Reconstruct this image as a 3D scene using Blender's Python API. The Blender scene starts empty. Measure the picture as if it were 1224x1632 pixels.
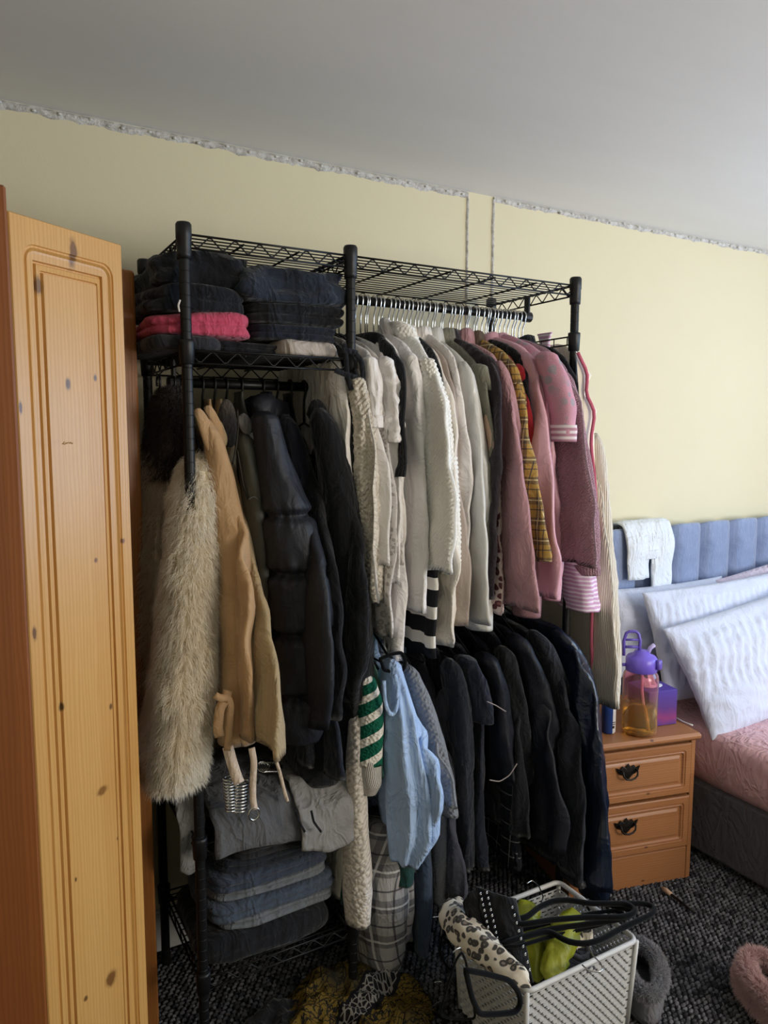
import bpy, bmesh, math, random
import numpy as np
from mathutils import Matrix, Vector, noise as MN
# ------------------------------------------------------------------ camera, world, light, exposure
F_PX, YAW, PITCH, ROLL = 1185.566, 0.517286, 0.1057685, 0.001123
CAM = np.array([-0.456493, -2.184108, 1.569113])
FW = np.array([math.sin(YAW)*math.cos(PITCH), math.cos(YAW)*math.cos(PITCH), -math.sin(PITCH)])
R0 = np.array([math.cos(YAW), -math.sin(YAW), 0.0]); U0 = np.cross(R0, FW)
RT = math.cos(ROLL)*R0+math.sin(ROLL)*U0; UP = -math.sin(ROLL)*R0+math.cos(ROLL)*U0
scene = bpy.context.scene
COL = scene.collection
cd = bpy.data.cameras.new('camera'); cam = bpy.data.objects.new('camera', cd); COL.objects.link(cam)
cd.sensor_fit = 'VERTICAL'; cd.sensor_height = 36; cd.lens = F_PX*36/1632; cd.clip_start = 0.02
M3 = Matrix((RT, UP, -FW)).transposed()
cam.matrix_world = Matrix.Translation(Vector(CAM)) @ M3.to_4x4()
scene.camera = cam
vs = scene.view_settings
vs.view_transform = 'Standard'; vs.look = 'None'; vs.gamma = 1; vs.use_curve_mapping = False
vs.exposure = 0.42
w = bpy.data.worlds.new('sky'); scene.world = w; w.use_nodes = True
bg = w.node_tree.nodes['Background']; bg.inputs[0].default_value = (0.62, 0.78, 1.0, 1); bg.inputs[1].default_value = 1.0
def area_light(name, loc, size, rot, power, color):
    ld = bpy.data.lights.new(name, 'AREA'); ld.shape = 'RECTANGLE'; ld.size, ld.size_y = size
    ld.energy = power; ld.color = color
    o = bpy.data.objects.new(name, ld); COL.objects.link(o); o.location = loc; o.rotation_euler = rot
    return o
# daylight through the window in the right-hand wall; warm fill added behind the camera
area_light('window_daylight', (3.62, -1.95, 1.5), (1.2, 1.7), (0, math.radians(108), 0), 40, (0.40, 0.65, 1.0))
area_light('added_rear_fill', (2.2, -3.62, 1.5), (1.3, 1.15), (math.radians(108), 0, 0), 52, (1.0, 0.91, 0.79))
# ------------------------------------------------------------------ helpers
def at(u, v, x=None, y=None, z=None):
    d = FW+RT*(u-612)/F_PX-UP*(v-816)/F_PX
    if x is not None: t = (x-CAM[0])/d[0]
    elif y is not None: t = (y-CAM[1])/d[1]
    else: t = (z-CAM[2])/d[2]
    return CAM+t*d
ORG = {}
def tag(o, label=None, cat=None, group=None, kind=None):
    if label: o['label'] = label
    if cat: o['category'] = cat
    if group: o['group'] = group
    if kind: o['kind'] = kind
    return o
def empty(name, loc, label=None, cat=None, group=None):
    o = bpy.data.objects.new(name, None); COL.objects.link(o); o.location = loc; o.empty_display_size = .05
    ORG[o] = np.array(loc, float)
    return tag(o, label, cat, group)
def mk(name, V, Fc, mat, parent=None, uv=None, smooth=True, label=None, cat=None, group=None, kind=None):
    V = np.asarray(V, float).reshape(-1, 3)
    c = (V.min(0)+V.max(0))/2; c[2] = V[:, 2].min()
    me = bpy.data.meshes.new(name)
    if isinstance(Fc, np.ndarray):
        n, k = Fc.shape
        me.vertices.add(len(V)); me.vertices.foreach_set('co', (V-c).astype(np.float32).ravel())
        me.loops.add(n*k); me.loops.foreach_set('vertex_index', Fc.astype(np.int32).ravel())
        me.polygons.add(n); me.polygons.foreach_set('loop_start', np.arange(0, n*k, k, dtype=np.int32))
        me.update(calc_edges=True)
    else:
        me.from_pydata((V-c).tolist(), [], [list(map(int, f)) for f in Fc])
    if uv is not None:
        uv = np.asarray(uv, float)
        l = me.uv_layers.new(name='UVMap')
        vi = np.empty(len(me.loops), np.int32); me.loops.foreach_get('vertex_index', vi)
        l.data.foreach_set('uv', uv[vi].astype(np.float32).ravel())
    if not isinstance(Fc, np.ndarray):
        bm = bmesh.new(); bm.from_mesh(me); bmesh.ops.recalc_face_normals(bm, faces=bm.faces); bm.to_mesh(me); bm.free()
    me.polygons.foreach_set('use_smooth', np.full(len(me.polygons), smooth))
    me.validate(); me.update()
    if mat: me.materials.append(mat)
    o = bpy.data.objects.new(name, me); COL.objects.link(o)
    ORG[o] = c.copy()
    if parent is not None:
        o.parent = parent; o.location = c-ORG[parent]
    else: o.location = c
    return tag(o, label, cat, group, kind)
def dup(o, delta, parent=None, label=None):
    c = o.copy(); COL.objects.link(c)
    d = np.asarray(delta, float); ORG[c] = ORG[o]+d
    if parent is None:
        c.parent = None; c.location = ORG[c]
    else:
        c.parent = parent; c.location = ORG[c]-ORG[parent]
    if label: c['label'] = label
    for ch in list(o.children):
        dup(ch, d, c)
    return c
class G:
    """collects geometry"""
    def __init__(s): s.V = []; s.F = []; s.n = 0
    def add(s, V, Fc):
        V = np.asarray(V, float).reshape(-1, 3); s.V.append(V)
        s.F += [[int(i)+s.n for i in f] for f in Fc]; s.n += len(V); return s
    def box(s, lo, hi, bev=0.0):
        lo = np.array(lo, float); hi = np.array(hi, float); b = min(bev, *((hi-lo)*.45)) if bev else 0
        if not b:
            V = [[(lo, hi)[i][0], (lo, hi)[j][1], (lo, hi)[k][2]] for k in (0, 1) for j in (0, 1) for i in (0, 1)]
            return s.add(V, [(0, 2, 3, 1), (4, 5, 7, 6), (0, 1, 5, 4), (2, 6, 7, 3), (0, 4, 6, 2), (1, 3, 7, 5)])
        V = []
        def ring(z, ins):
            a = lo+ins; c = hi-ins; r = b
            return [(a[0]+r, a[1], z), (c[0]-r, a[1], z), (c[0], a[1]+r, z), (c[0], c[1]-r, z), (c[0]-r, c[1], z), (a[0]+r, c[1], z), (a[0], c[1]-r, z), (a[0], a[1]+r, z)]
        for z, i in ((lo[2], b), (lo[2]+b, 0), (hi[2]-b, 0), (hi[2], b)):
            rr = ring(z, i) if i == 0 else [(min(max(p[0], lo[0]+b), hi[0]-b), min(max(p[1], lo[1]+b), hi[1]-b), z) for p in ring(z, 0)]
            V += rr
        Fc = [tuple(range(7, -1, -1)), tuple(range(24, 32))]
        for k in range(3):
            for i in range(8):
                j = (i+1) % 8; Fc.append((k*8+i, k*8+j, k*8+8+j, k*8+8+i))
        return s.add(V, Fc)
    def tube(s, P, r, n=8, closed=False, caps=True):
        P = np.asarray(P, float); m = len(P); r = np.broadcast_to(np.asarray(r, float), (m,))
        T = np.gradient(P, axis=0) if not closed else np.roll(P, -1, 0)-np.roll(P, 1, 0)
        T /= np.linalg.norm(T, axis=1)[:, None]+1e-12
        a = np.array([0, 0, 1.0]) if abs(T[0][2]) < .9 else np.array([1.0, 0, 0])
        V = []; 
        for i in range(m):
            a = a-T[i]*(a@T[i]); a /= np.linalg.norm(a)+1e-12; b = np.cross(T[i], a)
            for k in range(n):
                t = 2*math.pi*k/n; V.append(P[i]+r[i]*(a*math.cos(t)+b*math.sin(t)))
        Fc = []
        for i in range(m if closed else m-1):
            for k in range(n):
                i2 = (i+1) % m; k2 = (k+1) % n; Fc.append((i*n+k, i*n+k2, i2*n+k2, i2*n+k))
        if caps and not closed: Fc += [tuple(range(n-1, -1, -1)), tuple((m-1)*n+k for k in range(n))]
        return s.add(V, Fc)
    def lathe(s, c, prof, n=24, axis=2):
        V = []
        for r, h in prof:
            for k in range(n):
                t = 2*math.pi*k/n; V.append((c[0]+r*math.cos(t), c[1]+r*math.sin(t), c[2]+h))
        m = len(prof); Fc = [(i*n+k, i*n+(k+1) % n, (i+1)*n+(k+1) % n, (i+1)*n+k) for i in range(m-1) for k in range(n)]
        Fc += [tuple(range(n-1, -1, -1)), tuple((m-1)*n+k for k in range(n))]
        return s.add(V, Fc)
    def xf(s, fn):
        s.V = [np.array([fn(p) for p in np.concatenate(s.V)])]; return s
    def mk(s, name, mat, parent=None, **k):
        return mk(name, np.concatenate(s.V), s.F, mat, parent, **k)
def gridfaces(nr, nc, wrap):
    Fc = []
    for i in range(nr-1):
        for k in range(nc if wrap else nc-1):
            k2 = (k+1) % nc; Fc.append((i*nc+k, i*nc+k2, (i+1)*nc+k2, (i+1)*nc+k))
    return Fc
def resample(P, n, ease=None):
    P = np.asarray(P, float); d = np.r_[0, np.cumsum(np.linalg.norm(np.diff(P[:, :3], axis=0), axis=1))]
    t = np.linspace(0, d[-1], n)
    Q = np.stack([np.interp(t, d, P[:, j]) for j in range(P.shape[1])], 1)
    k = max(1, n//(3*len(P)))
    for _ in range(2):   # light smoothing of the corners
        for _ in range(k):
            Q[1:-1] = (Q[:-2]+2*Q[1:-1]+Q[2:])/4
    return Q
def nz(x, y, z): return MN.noise(Vector((x, y, z)))
# ------------------------------------------------------------------ materials
def lin(h):
    h = h.lstrip('#'); c = [int(h[i:i+2], 16)/255 for i in (0, 2, 4)]
    return tuple(x/12.92 if x <= .04045 else ((x+.055)/1.055)**2.4 for x in c)+(1,)
class NT:
    def __init__(s, name, rough=.85):
        s.m = bpy.data.materials.new(name); s.m.use_nodes = True; s.t = s.m.node_tree
        s.b = s.t.nodes['Principled BSDF']; s.b.inputs['Roughness'].default_value = rough
        s.b.inputs['Specular IOR Level'].default_value = .25
    def n(s, typ, **kw):
        nd = s.t.nodes.new(typ)
        for k, v in kw.items():
            if k.startswith('i_'):
                key = k[2:].replace('_', ' ')
                try: nd.inputs[int(key)].default_value = v
                except ValueError: nd.inputs[key].default_value = v
            else: setattr(nd, k, v)
        return nd
    def l(s, a, b): s.t.links.new(a, b)
    def co(s, kind='Object', scale=(1, 1, 1), rot=(0, 0, 0)):
        tc = s.n('ShaderNodeTexCoord'); mp = s.n('ShaderNodeMapping'); mp.inputs['Scale'].default_value = scale; mp.inputs['Rotation'].default_value = rot
        s.l(tc.outputs[kind], mp.inputs[0]); return mp.outputs[0]
    def noise(s, v, scale, detail=3, rough=.5, dist=0):
        nd = s.n('ShaderNodeTexNoise', i_Scale=scale, i_Detail=detail, i_Roughness=rough, i_Distortion=dist); s.l(v, nd.inputs['Vector']); return nd.outputs[0]
    def ramp(s, f, stops, interp='LINEAR'):
        r = s.n('ShaderNodeValToRGB'); r.color_ramp.interpolation = interp
        while len(r.color_ramp.elements) < len(stops): r.color_ramp.elements.new(.5)
        for e, (p, c) in zip(r.color_ramp.elements, stops): e.position = p; e.color = lin(c) if isinstance(c, str) else c
        s.l(f, r.inputs[0]); return r.outputs[0]
    def math(s, op, a, b=None):
        nd = s.n('ShaderNodeMath', operation=op)
        for i, q in enumerate((a, b)):
            if q is None: continue
            if isinstance(q, (int, float)): nd.inputs[i].default_value = q
            else: s.l(q, nd.inputs[i])
        return nd.outputs[0]
    def mix(s, f, a, b, mode='MIX'):
        nd = s.n('ShaderNodeMixRGB', blend_type=mode)
        for i, q in enumerate((f, a, b)):
            if isinstance(q, str): nd.inputs[i].default_value = lin(q)
            elif isinstance(q, (int, float)): nd.inputs[i].default_value = q
            elif isinstance(q, tuple): nd.inputs[i].default_value = q
            else: s.l(q, nd.inputs[i])
        return nd.outputs[0]
    def col(s, c):
        if isinstance(c, str): s.b.inputs['Base Color'].default_value = lin(c)
        else: s.l(c, s.b.inputs['Base Color'])
        return s
    def bump(s, h, strength=.3, dist=.002):
        nd = s.n('ShaderNodeBump', i_Strength=strength, i_Distance=dist); s.l(h, nd.inputs['Height']); s.l(nd.outputs[0], s.b.inputs['Normal']); return s
    def set(s, **k):
        for a, v in k.items(): s.b.inputs[a.replace('_', ' ')].default_value = v
        return s
def creases(m):
    def ridge(v, sc, d):
        n = m.noise(v, sc, 3, .55, d); return m.math('POWER', m.math('SUBTRACT', 1.0, m.math('ABSOLUTE', m.math('SUBTRACT', m.math('MULTIPLY', n, 2.0), 1.0))), 2.5)
    a = ridge(m.co('Object', (1, 1, .22), (.15, 0, 0)), 13, .5); b = ridge(m.co('Object', (1, 1, .7), (.7, .3, 0)), 15, .9)
    return m.math('ADD', m.math('MULTIPLY', a, .6), m.math('MULTIPLY', b, .45))
def fabric(name, c, rough=.88, c2=None, wr=.35, sheen=.15, weave=900):
    m = NT(name, rough); v = m.co('Object')
    f = m.noise(v, 9, 4, .6)
    c2 = c2 or c
    base = m.mix(m.ramp(f, [(.35, (0, 0, 0, 1)), (.7, (1, 1, 1, 1))]), c, c2)
    m.col(base)
    h = m.math('ADD', creases(m), m.math('MULTIPLY', m.noise(v, weave, 1), .05))
    m.bump(h, min(1, wr*2.2), .015)
    m.set(Sheen_Weight=sheen, Sheen_Roughness=.5)
    return m.m
def satin(name, c, rough=.38, spec=.5, wr=.25):
    m = NT(name, rough); m.col(c); m.set(Specular_IOR_Level=spec)
    m.bump(creases(m), min(1, wr*1.3), .012); return m.m
def knit(name, c, scale=160, strength=.8, rough=.95, c2=None):
    m = NT(name, rough)
    v = m.co('UV')
    wv = m.n('ShaderNodeTexWave', wave_type='BANDS', bands_direction='DIAGONAL', i_Scale=scale*.35, i_Distortion=2.0, i_Detail=2.0)
    m.l(v, wv.inputs['Vector'])
    vo = m.n('ShaderNodeTexVoronoi', i_Scale=scale); m.l(v, vo.inputs['Vector'])
    h = m.math('ADD', m.math('MULTIPLY', wv.outputs['Fac'], .5), m.math('SUBTRACT', 1.0, vo.outputs['Distance']))
    m.col(m.mix(m.noise(m.co('Object'), 14, 3), c, c2 or c)); m.bump(h, strength, .006); m.set(Sheen_Weight=.2); return m.m
def ribbed(name, c, scale=90, strength=.7, rough=.9):
    m = NT(name, rough); v = m.co('UV')
    wv = m.n('ShaderNodeTexWave', wave_type='BANDS', bands_direction='X', i_Scale=scale, i_Distortion=.4); m.l(v, wv.outputs and wv.inputs['Vector'])
    m.col(c); m.bump(wv.outputs['Fac'], strength, .005); return m.m
def stripes(m, v, axis, period, frac, shift=0.0):
    """1 inside a stripe along the uv axis"""
    sx = m.n('ShaderNodeSeparateXYZ'); m.l(v, sx.inputs[0])
    q = m.math('FRACT', m.math('ADD', m.math('DIVIDE', sx.outputs[axis], period), shift+50))
    return m.math('LESS_THAN', q, frac)
def plaid(name, base, dark, light, per=.07, fine=None, rough=.9):
    m = NT(name, rough); v = m.co('UV'); c = base
    for ax in (0, 1):
        c = m.mix(m.math('MULTIPLY', stripes(m, v, ax, per, .36), .55), c, dark)
    for ax in (0, 1):
        c = m.mix(m.math('MULTIPLY', stripes(m, v, ax, per, .05, .28), .8), c, dark)
        c = m.mix(m.math('MULTIPLY', stripes(m, v, ax, per, .06, .82), .75), c, light)
    m.col(c); m.bump(creases(m), .5, .018); return m.m
def leopard(name, base, spot, ring, scale=38):
    m = NT(name, .9); v = m.co('UV')
    d = m.noise(v, 20, 2)
    vo = m.n('ShaderNodeTexVoronoi', i_Scale=scale, i_Randomness=.85); m.l(m.mix(.02, v, d), vo.inputs['Vector'])
    r = m.ramp(vo.outputs['Distance'], [(0, ring), (.18, ring), (.24, spot), (.42, spot), (.48, base), (1, base)])
    m.col(r); m.bump(m.noise(m.co('Object'), 40, 3), .25, .008); return m.m
def hair(name, root, tip, rough=.75):
    m = NT(name, rough); v = m.co('UV'); sx = m.n('ShaderNodeSeparateXYZ'); m.l(v, sx.inputs[0])
    c = m.mix(sx.outputs[1], root, tip); m.col(c); m.set(Sheen_Weight=.2)
    tr = m.n('ShaderNodeBsdfTranslucent'); m.l(c, tr.inputs[0]); mx = m.n('ShaderNodeMixShader', i_0=.35)
    out = m.t.nodes['Material Output']; m.l(m.b.outputs[0], mx.inputs[1]); m.l(tr.outputs[0], mx.inputs[2]); m.l(mx.outputs[0], out.inputs['Surface']); return m.m
def plain(name, c, rough=.5, metal=0.0, spec=.4, **k):
    m = NT(name, rough); m.set(Metallic=metal, Specular_IOR_Level=spec, **k)
    f = m.noise(m.co('Object'), 30, 3); m.col(m.mix(.12, c, m.mix(f, c, '#000000'))); return m.m
def pine(name, light, mid, dark, knots=(), axis='Z', board=.055, rough=.38):
    """varnished pine; grain along the given local axis; knots: (x, z, rx, rz) in local metres"""
    m = NT(name, rough); m.set(Specular_IOR_Level=.45)
    tc = m.n('ShaderNodeTexCoord'); o = tc.outputs['Object']
    sx = m.n('ShaderNodeSeparateXYZ'); m.l(o, sx.inputs[0])
    X, Z = (sx.outputs[0], sx.outputs[2]) if axis == 'Z' else (sx.outputs[2], sx.outputs[0])
    cb = m.n('ShaderNodeCombineXYZ'); m.l(X, cb.inputs[0]); m.l(m.math('MULTIPLY', Z, .10), cb.inputs[2]); m.l(m.math('MULTIPLY', sx.outputs[1], .6), cb.inputs[1])
    bid = m.math('FLOOR', m.math('DIVIDE', m.math('ADD', X, 5.013), board))
    wn = m.n('ShaderNodeTexWhiteNoise', noise_dimensions='1D'); m.l(bid, wn.inputs['W'])
    off = m.n('ShaderNodeVectorMath', operation='ADD'); m.l(cb.outputs[0], off.inputs[0])
    cb2 = m.n('ShaderNodeCombineXYZ'); m.l(m.math('MULTIPLY', wn.outputs[0], 3.0), cb2.inputs[2]); m.l(wn.outputs[0], cb2.inputs[1]); m.l(cb2.outputs[0], off.inputs[1])
    wv = m.n('ShaderNodeTexWave', wave_type='BANDS', bands_direction='X', i_Scale=38.0, i_Distortion=7.0, i_Detail=2.0, i_Detail_Scale=.8)
    m.l(off.outputs[0], wv.inputs['Vector'])
    fine = m.noise(off.outputs[0], 260, 3, .6)
    c = m.mix(m.math('MULTIPLY', m.math('POWER', wv.outputs['Fac'], 2.5), .5), light, mid)
    c = m.mix(m.math('MULTIPLY', fine, .38), c, mid)
    c = m.mix(m.math('MULTIPLY', wn.outputs[0], .45), c, mid)
    c = m.mix(m.math('MULTIPLY', m.noise(off.outputs[0], 6, 2), .3), c, dark)
    for kx, kz, rx, rz, *kc in knots:
        dx = m.math('DIVIDE', m.math('SUBTRACT', X, kx), rx); dz = m.math('DIVIDE', m.math('SUBTRACT', Z, kz), rz)
        d = m.math('SQRT', m.math('ADD', m.math('MULTIPLY', dx, dx), m.math('MULTIPLY', dz, dz)))
        d = m.math('ADD', d, m.math('MULTIPLY', m.noise(o, 60, 2), .5))
        k = m.ramp(d, [(0, (1, 1, 1, 1)), (.62, (.95, .95, .95, 1)), (.78, (.35, .35, .35, 1)), (1.0, (0, 0, 0, 1))])
        c = m.mix(m.math('MULTIPLY', k, .85), c, kc[0] if kc else '#4a2a12')
    m.col(c); m.bump(m.math('ADD', wv.outputs['Fac'], fine), .08, .002); return m.m

MT = {}
def build_materials():
    W = MT
    # setting
    m = NT('cream_wall_paint', .8); v = m.co('Object'); m.col(m.mix(m.noise(v, 2.5, 4), '#dbd2b4', '#d6cdae')); m.bump(m.noise(v, 140, 3), .12, .002); W['wall'] = m.m
    m = NT('ceiling_paint', .9); v = m.co('Object'); m.col(m.mix(m.noise(m.co('Object', (.6, 3, 1), (0, 0, .5)), 1.6, 5, .6), '#ecebe7', '#e2e0dc')); m.bump(m.noise(m.co('Object', (.7, 4, 1), (0, 0, .5)), 3, 5, .65), .08, .01); W['ceil'] = m.m
    m = NT('broken_plaster', .95); v = m.co('Object'); f = m.noise(v, 45, 5, .7)
    m.col(m.ramp(f, [(.28, '#8d8882'), (.42, '#bdb9b3'), (.55, '#dad7d2'), (.75, '#e9e7e3')])); m.bump(m.noise(v, 70, 5, .7), .9, .01); W['plaster'] = m.m
    W['white_paint'] = plain('white_gloss_paint', '#d9d8d4', .4)
    m = NT('carpet_backing', 1); m.col('#141416'); W['carpet_base'] = m.m
    m = NT('carpet_loop', .95); v = m.co('Object'); wn = m.n('ShaderNodeTexVoronoi', i_Scale=70.0); m.l(v, wn.inputs['Vector'])
    m.col(m.mix(m.ramp(wn.outputs['Color'], [(.2, (0, 0, 0, 1)), (.8, (1, 1, 1, 1))]), '#29292c', '#6d6c70')); m.bump(m.noise(v, 500, 2), .5, .003); W['carpet'] = m.m
    W['black_metal'] = plain('black_powder_coat', '#1a1a1b', .42, .3)
    W['chrome'] = plain('chrome', '#d8d8d6', .22, 1.0)
    W['dark_metal'] = plain('aged_dark_metal', '#2a2622', .45, .7)
    W['black_plastic'] = plain('black_plastic', '#121214', .45)
    m = NT('black_velvet', 1); m.col('#0a0a0c'); m.set(Sheen_Weight=.08, Specular_IOR_Level=.1); W['velvet'] = m.m
build_materials()
bx = lambda name, lo, hi, mat, parent=None, bev=.003, **k: G().box(lo, hi, bev).mk(name, mat, parent, smooth=False, **k)
# ------------------------------------------------------------------ the room
ST = dict(kind='structure')
def wall_hole(name, lo, hi, ax, h0, h1, mat):
    """box wall with one opening; ax = in-plane horizontal axis; h0,h1 = (along, z) corners of the opening"""
    g = G(); lo = np.array(lo, float); hi = np.array(hi, float)
    def part(a0, a1, z0, z1):
        l = lo.copy(); h = hi.copy(); l[ax] = a0; h[ax] = a1; l[2] = z0; h[2] = z1; g.box(l, h)
    part(lo[ax], h0[0], lo[2], hi[2]); part(h1[0], hi[ax], lo[2], hi[2])
    part(h0[0], h1[0], lo[2], h0[1]); part(h0[0], h1[0], h1[1], hi[2])
    return g.mk(name, mat, smooth=False, **ST)
XL, XR, YB = -0.97, 3.6, -3.6
bx('floor', (XL-.1, YB-.1, -.1), (XR+.1, .1, 0), MT['carpet_base'], bev=0, **ST)
bx('ceiling', (XL-.1, YB-.1, 2.4), (XR+.1, .1, 2.5), MT['ceil'], bev=0, **ST)
bx('wall_back', (XL-.1, 0, 0), (XR+.1, .1, 2.4), MT['wall'], bev=0, **ST)
bx('wall_left', (XL-.1, YB, 0), (XL, 0, 2.4), MT['wall'], bev=0, **ST)
wall_hole('wall_right', (XR, YB, 0), (XR+.1, 0, 2.4), 1, (-2.8, .88), (-1.1, 2.13), MT['wall'])
wall_hole('wall_front', (XL-.1, YB-.1, 0), (XR+.1, YB, 2.4), 0, (1.5, .9), (2.85, 2.1), MT['wall'])  # opening made up for the fill light behind the camera
def window(name, axis, c, a0, a1, z0, z1):
    g = G(); t = .05
    def b(p0, p1, q0, q1):
        lo = [0, 0, q0]; hi = [0, 0, q1]; lo[axis] = p0; hi[axis] = p1; lo[1-axis] = c-.02; hi[1-axis] = c+.02; g.box(lo, hi)
    b(a0, a1, z0, z0+t); b(a0, a1, z1-t, z1); b(a0, a0+t, z0, z1); b(a1-t, a1, z0, z1); b((a0+a1)/2-.02, (a0+a1)/2+.02, z0, z1)
    g.mk(name, MT['white_paint'], smooth=False, **ST)
window('window_1', 1, 3.67, -2.8, -1.1, .88, 2.13); window('added_rear_window', 0, -3.67, 1.5, 2.85, .9, 2.1)  # second frame is unseen, added around the rear fill light
bx('baseboard_back', (XL, -.018, 0), (XR, 0, .13), MT['white_paint'], bev=.004, **ST)
rng = random.Random(4)
def plaster_strip(name, a, b, wd, horiz):
    """torn strip of bare plaster where the coving was taken off: ragged edge, raised crust, nail heads"""
    L = b-a; n = max(12, int(L/.012)); rows = 5; V = []
    for i in range(n+1):
        p = a+L*i/n
        w0 = wd*(1+.35*nz(p*22, 1.3, 2)+.25*nz(p*70, 4, 1)); 
        for j in range(rows):
            s = j/(rows-1); h = -.0015-.006*math.sin(math.pi*s)*(1+.8*nz(p*45, s*5, 7)) if 0 < j < rows-1 else .001
            off = w0*s
            V.append((p, h, 2.4-off) if horiz else (wd_x+off-w0/2+.003*nz(p*9, 5, 1), h, p))
    g = G(); g.add(V, gridfaces(n+1, rows, False) if horiz else [f[::-1] for f in gridfaces(n+1, rows, False)])
    o = g.mk(name, MT['plaster'], **ST)
    if horiz:
        x = a+.05
        nail = None
        while x < b:
            if nail is None:
                nail = G().lathe((x, -.009, 2.4-wd*.55), [(.004, -.003), (.0055, 0), (.004, .003)], 8).mk('nail_head', MT['white_paint'], o); x0 = x
            else: dup(nail, (x-x0, 0, rng.uniform(-.004, .004)), o)
            x += rng.uniform(.05, .085)
    return o
plaster_strip('trim_1', XL, 1.117, .022, True); plaster_strip('trim_2', 1.229, XR, .02, True)
wd_x = 1.117; plaster_strip('trim_3', 1.3, 2.395, .011, False)
wd_x = 1.229; plaster_strip('trim_4', 1.3, 2.39, .013, False)
# carpet: loop tufts standing on the backing where the picture shows them
def carpet():
    r = np.random.default_rng(3); px, py = .0195, .0125
    nx, ny = int(2.35/px), int(2.0/py)
    gx, gy = np.meshgrid(np.arange(nx), np.arange(ny)); gx = gx.ravel(); gy = gy.ravel()
    cx = -.42+gx*px+(gy % 2)*px*.5+r.normal(0, .0012, gx.size); cy = -2.02+gy*py+r.normal(0, .0008, gx.size)
    hx = px*.46*r.uniform(.8, 1.1, gx.size); hy = py*.46*r.uniform(.85, 1.05, gx.size); hz = r.uniform(.006, .0095, gx.size)
    ring = [(-1, 0), (-.7, -.8), (.7, -.8), (1, 0), (.7, .8), (-.7, .8)]
    V = []
    for (a, b) in ring: V.append(np.stack([cx+a*hx, cy+b*hy, np.zeros_like(cx)], 1))
    for (a, b) in ring: V.append(np.stack([cx+a*hx*.78, cy+b*hy*.75, hz*.75], 1))
    V.append(np.stack([cx, cy, hz], 1))
    V = np.stack(V, 1).reshape(-1, 3)
    T = []
    for k in range(6):
        k2 = (k+1) % 6; T += [(k, k2, 6+k2), (k, 6+k2, 6+k), (6+k, 6+k2, 12)]
    T = np.array(T)
    Fc = (np.arange(gx.size)[:, None, None]*13+T[None]).reshape(-1, 3)
    mk('carpet_pile', V, Fc, MT['carpet'], None, kind='stuff', label='charcoal and grey loop pile carpet covering the floor', cat='carpet')
carpet()
# ------------------------------------------------------------------ pine wardrobe on the left
DL = np.array([-.363, -.708]); ang = math.atan2(.149, .214); DW = .262
ddir = np.array([math.cos(ang), math.sin(ang)]); dnor = np.array([math.sin(ang), -math.cos(ang)])
def loops_panel(W, H, loops, na=6):
    """concentric rectangles: (inset, corner radius, depth, dtop) -> verts in (x, depth, z)"""
    V = []
    for ins, r, dp, *e in loops:
        top = e[0] if e else 0
        x0, x1, z0, z1 = ins, W-ins, ins, H-ins-top
        r = max(r, .0004)
        for (cx, cz, a0) in ((x1-r, z1-r, 0), (x0+r, z1-r, 90), (x0+r, z0+r, 180), (x1-r, z0+r, 270)):
            for k in range(na+1):
                a = math.radians(a0+90*k/na); V.append((cx+r*math.cos(a), dp, cz+r*math.sin(a)))
    n = 4*(na+1); m = len(loops)
    Fc = [(i*n+(k+1) % n, i*n+k, (i+1)*n+k, (i+1)*n+(k+1) % n) for i in range(m-1) for k in range(n)]
    Fc.append(tuple((m-1)*n+k for k in range(n-1, -1, -1)))
    Fc.append(tuple(range(n)))
    return V, Fc
def rotframe(o, d, nrm):
    return lambda V: np.array([[o[0]+d[0]*x+nrm[0]*-y, o[1]+d[1]*x+nrm[1]*-y, z] for x, y, z in V])
def place(o, loc, rz, parent):
    o.rotation_euler = (0, 0, rz); o.location = np.array(loc)-ORG[parent] if parent else loc
ZD = 1.95
wr = empty('pine_wardrobe', (-.65, -.4, 0), 'tall varnished knotty pine wardrobe with a moulded door standing ajar', 'wardrobe')
# knots located on the door face (u, v in the picture -> metres on the door plane)
def doorpt(u, v):
    d = FW+RT*(u-612)/F_PX-UP*(v-816)/F_PX
    t = ((np.array([*DL, 0])-CAM)@np.array([*dnor, 0]))/(d@np.array([*dnor, 0])); P = CAM+t*d
    return (P[:2]-DL)@ddir, P[2]
kn = []
for u, v, rx, rz, c in ((117, 405, .011, .032, '#5f3a28'), (64, 455, .010, .017, '#5c4034'), (110, 612, .008, .012, '#4f3b38'), (153, 602, .005, .008, '#4f3b38'), (33, 650, .004, .012, '#4a2e2a'), (55, 1010, .006, .014, '#4a2a18'),
                        (100, 1127, .007, .009, '#3e2313'), (178, 1126, .006, .008, '#4d2f1c'), (165, 1260, .016, .010, '#7a4c1e'), (189, 1336, .004, .004, '#2e1808'), (178, 1560, .017, .018, '#5e3516'), (196, 862, .007, .006, '#6a3d28'), (154, 893, .006, .006, '#6a3d28'), (138, 1592, .006, .006, '#4a2a12'), (122, 1402, .003, .005, '#4a2a12')):
    x, z = doorpt(u, v); kn.append((x-DW/2, z-.02, rx*1.5, rz*1.7, c))
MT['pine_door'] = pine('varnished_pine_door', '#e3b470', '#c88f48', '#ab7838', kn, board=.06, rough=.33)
MT['pine_side_shade'] = pine('varnished_pine_side_shaded', '#95582c', '#7c4520', '#5f3216', [(.12, .5, .012, .02), (.17, .25, .02, .04)], board=.16)  # reddish-brown boards, darkened further to hold the shade on that side
MT['pine_rail'] = pine('varnished_pine_rail', '#b9793f', '#9f622f', '#7a4a22', [(0.006, .8, .004, .006), (.004, 1.3, .004, .006)], board=.05)
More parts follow.
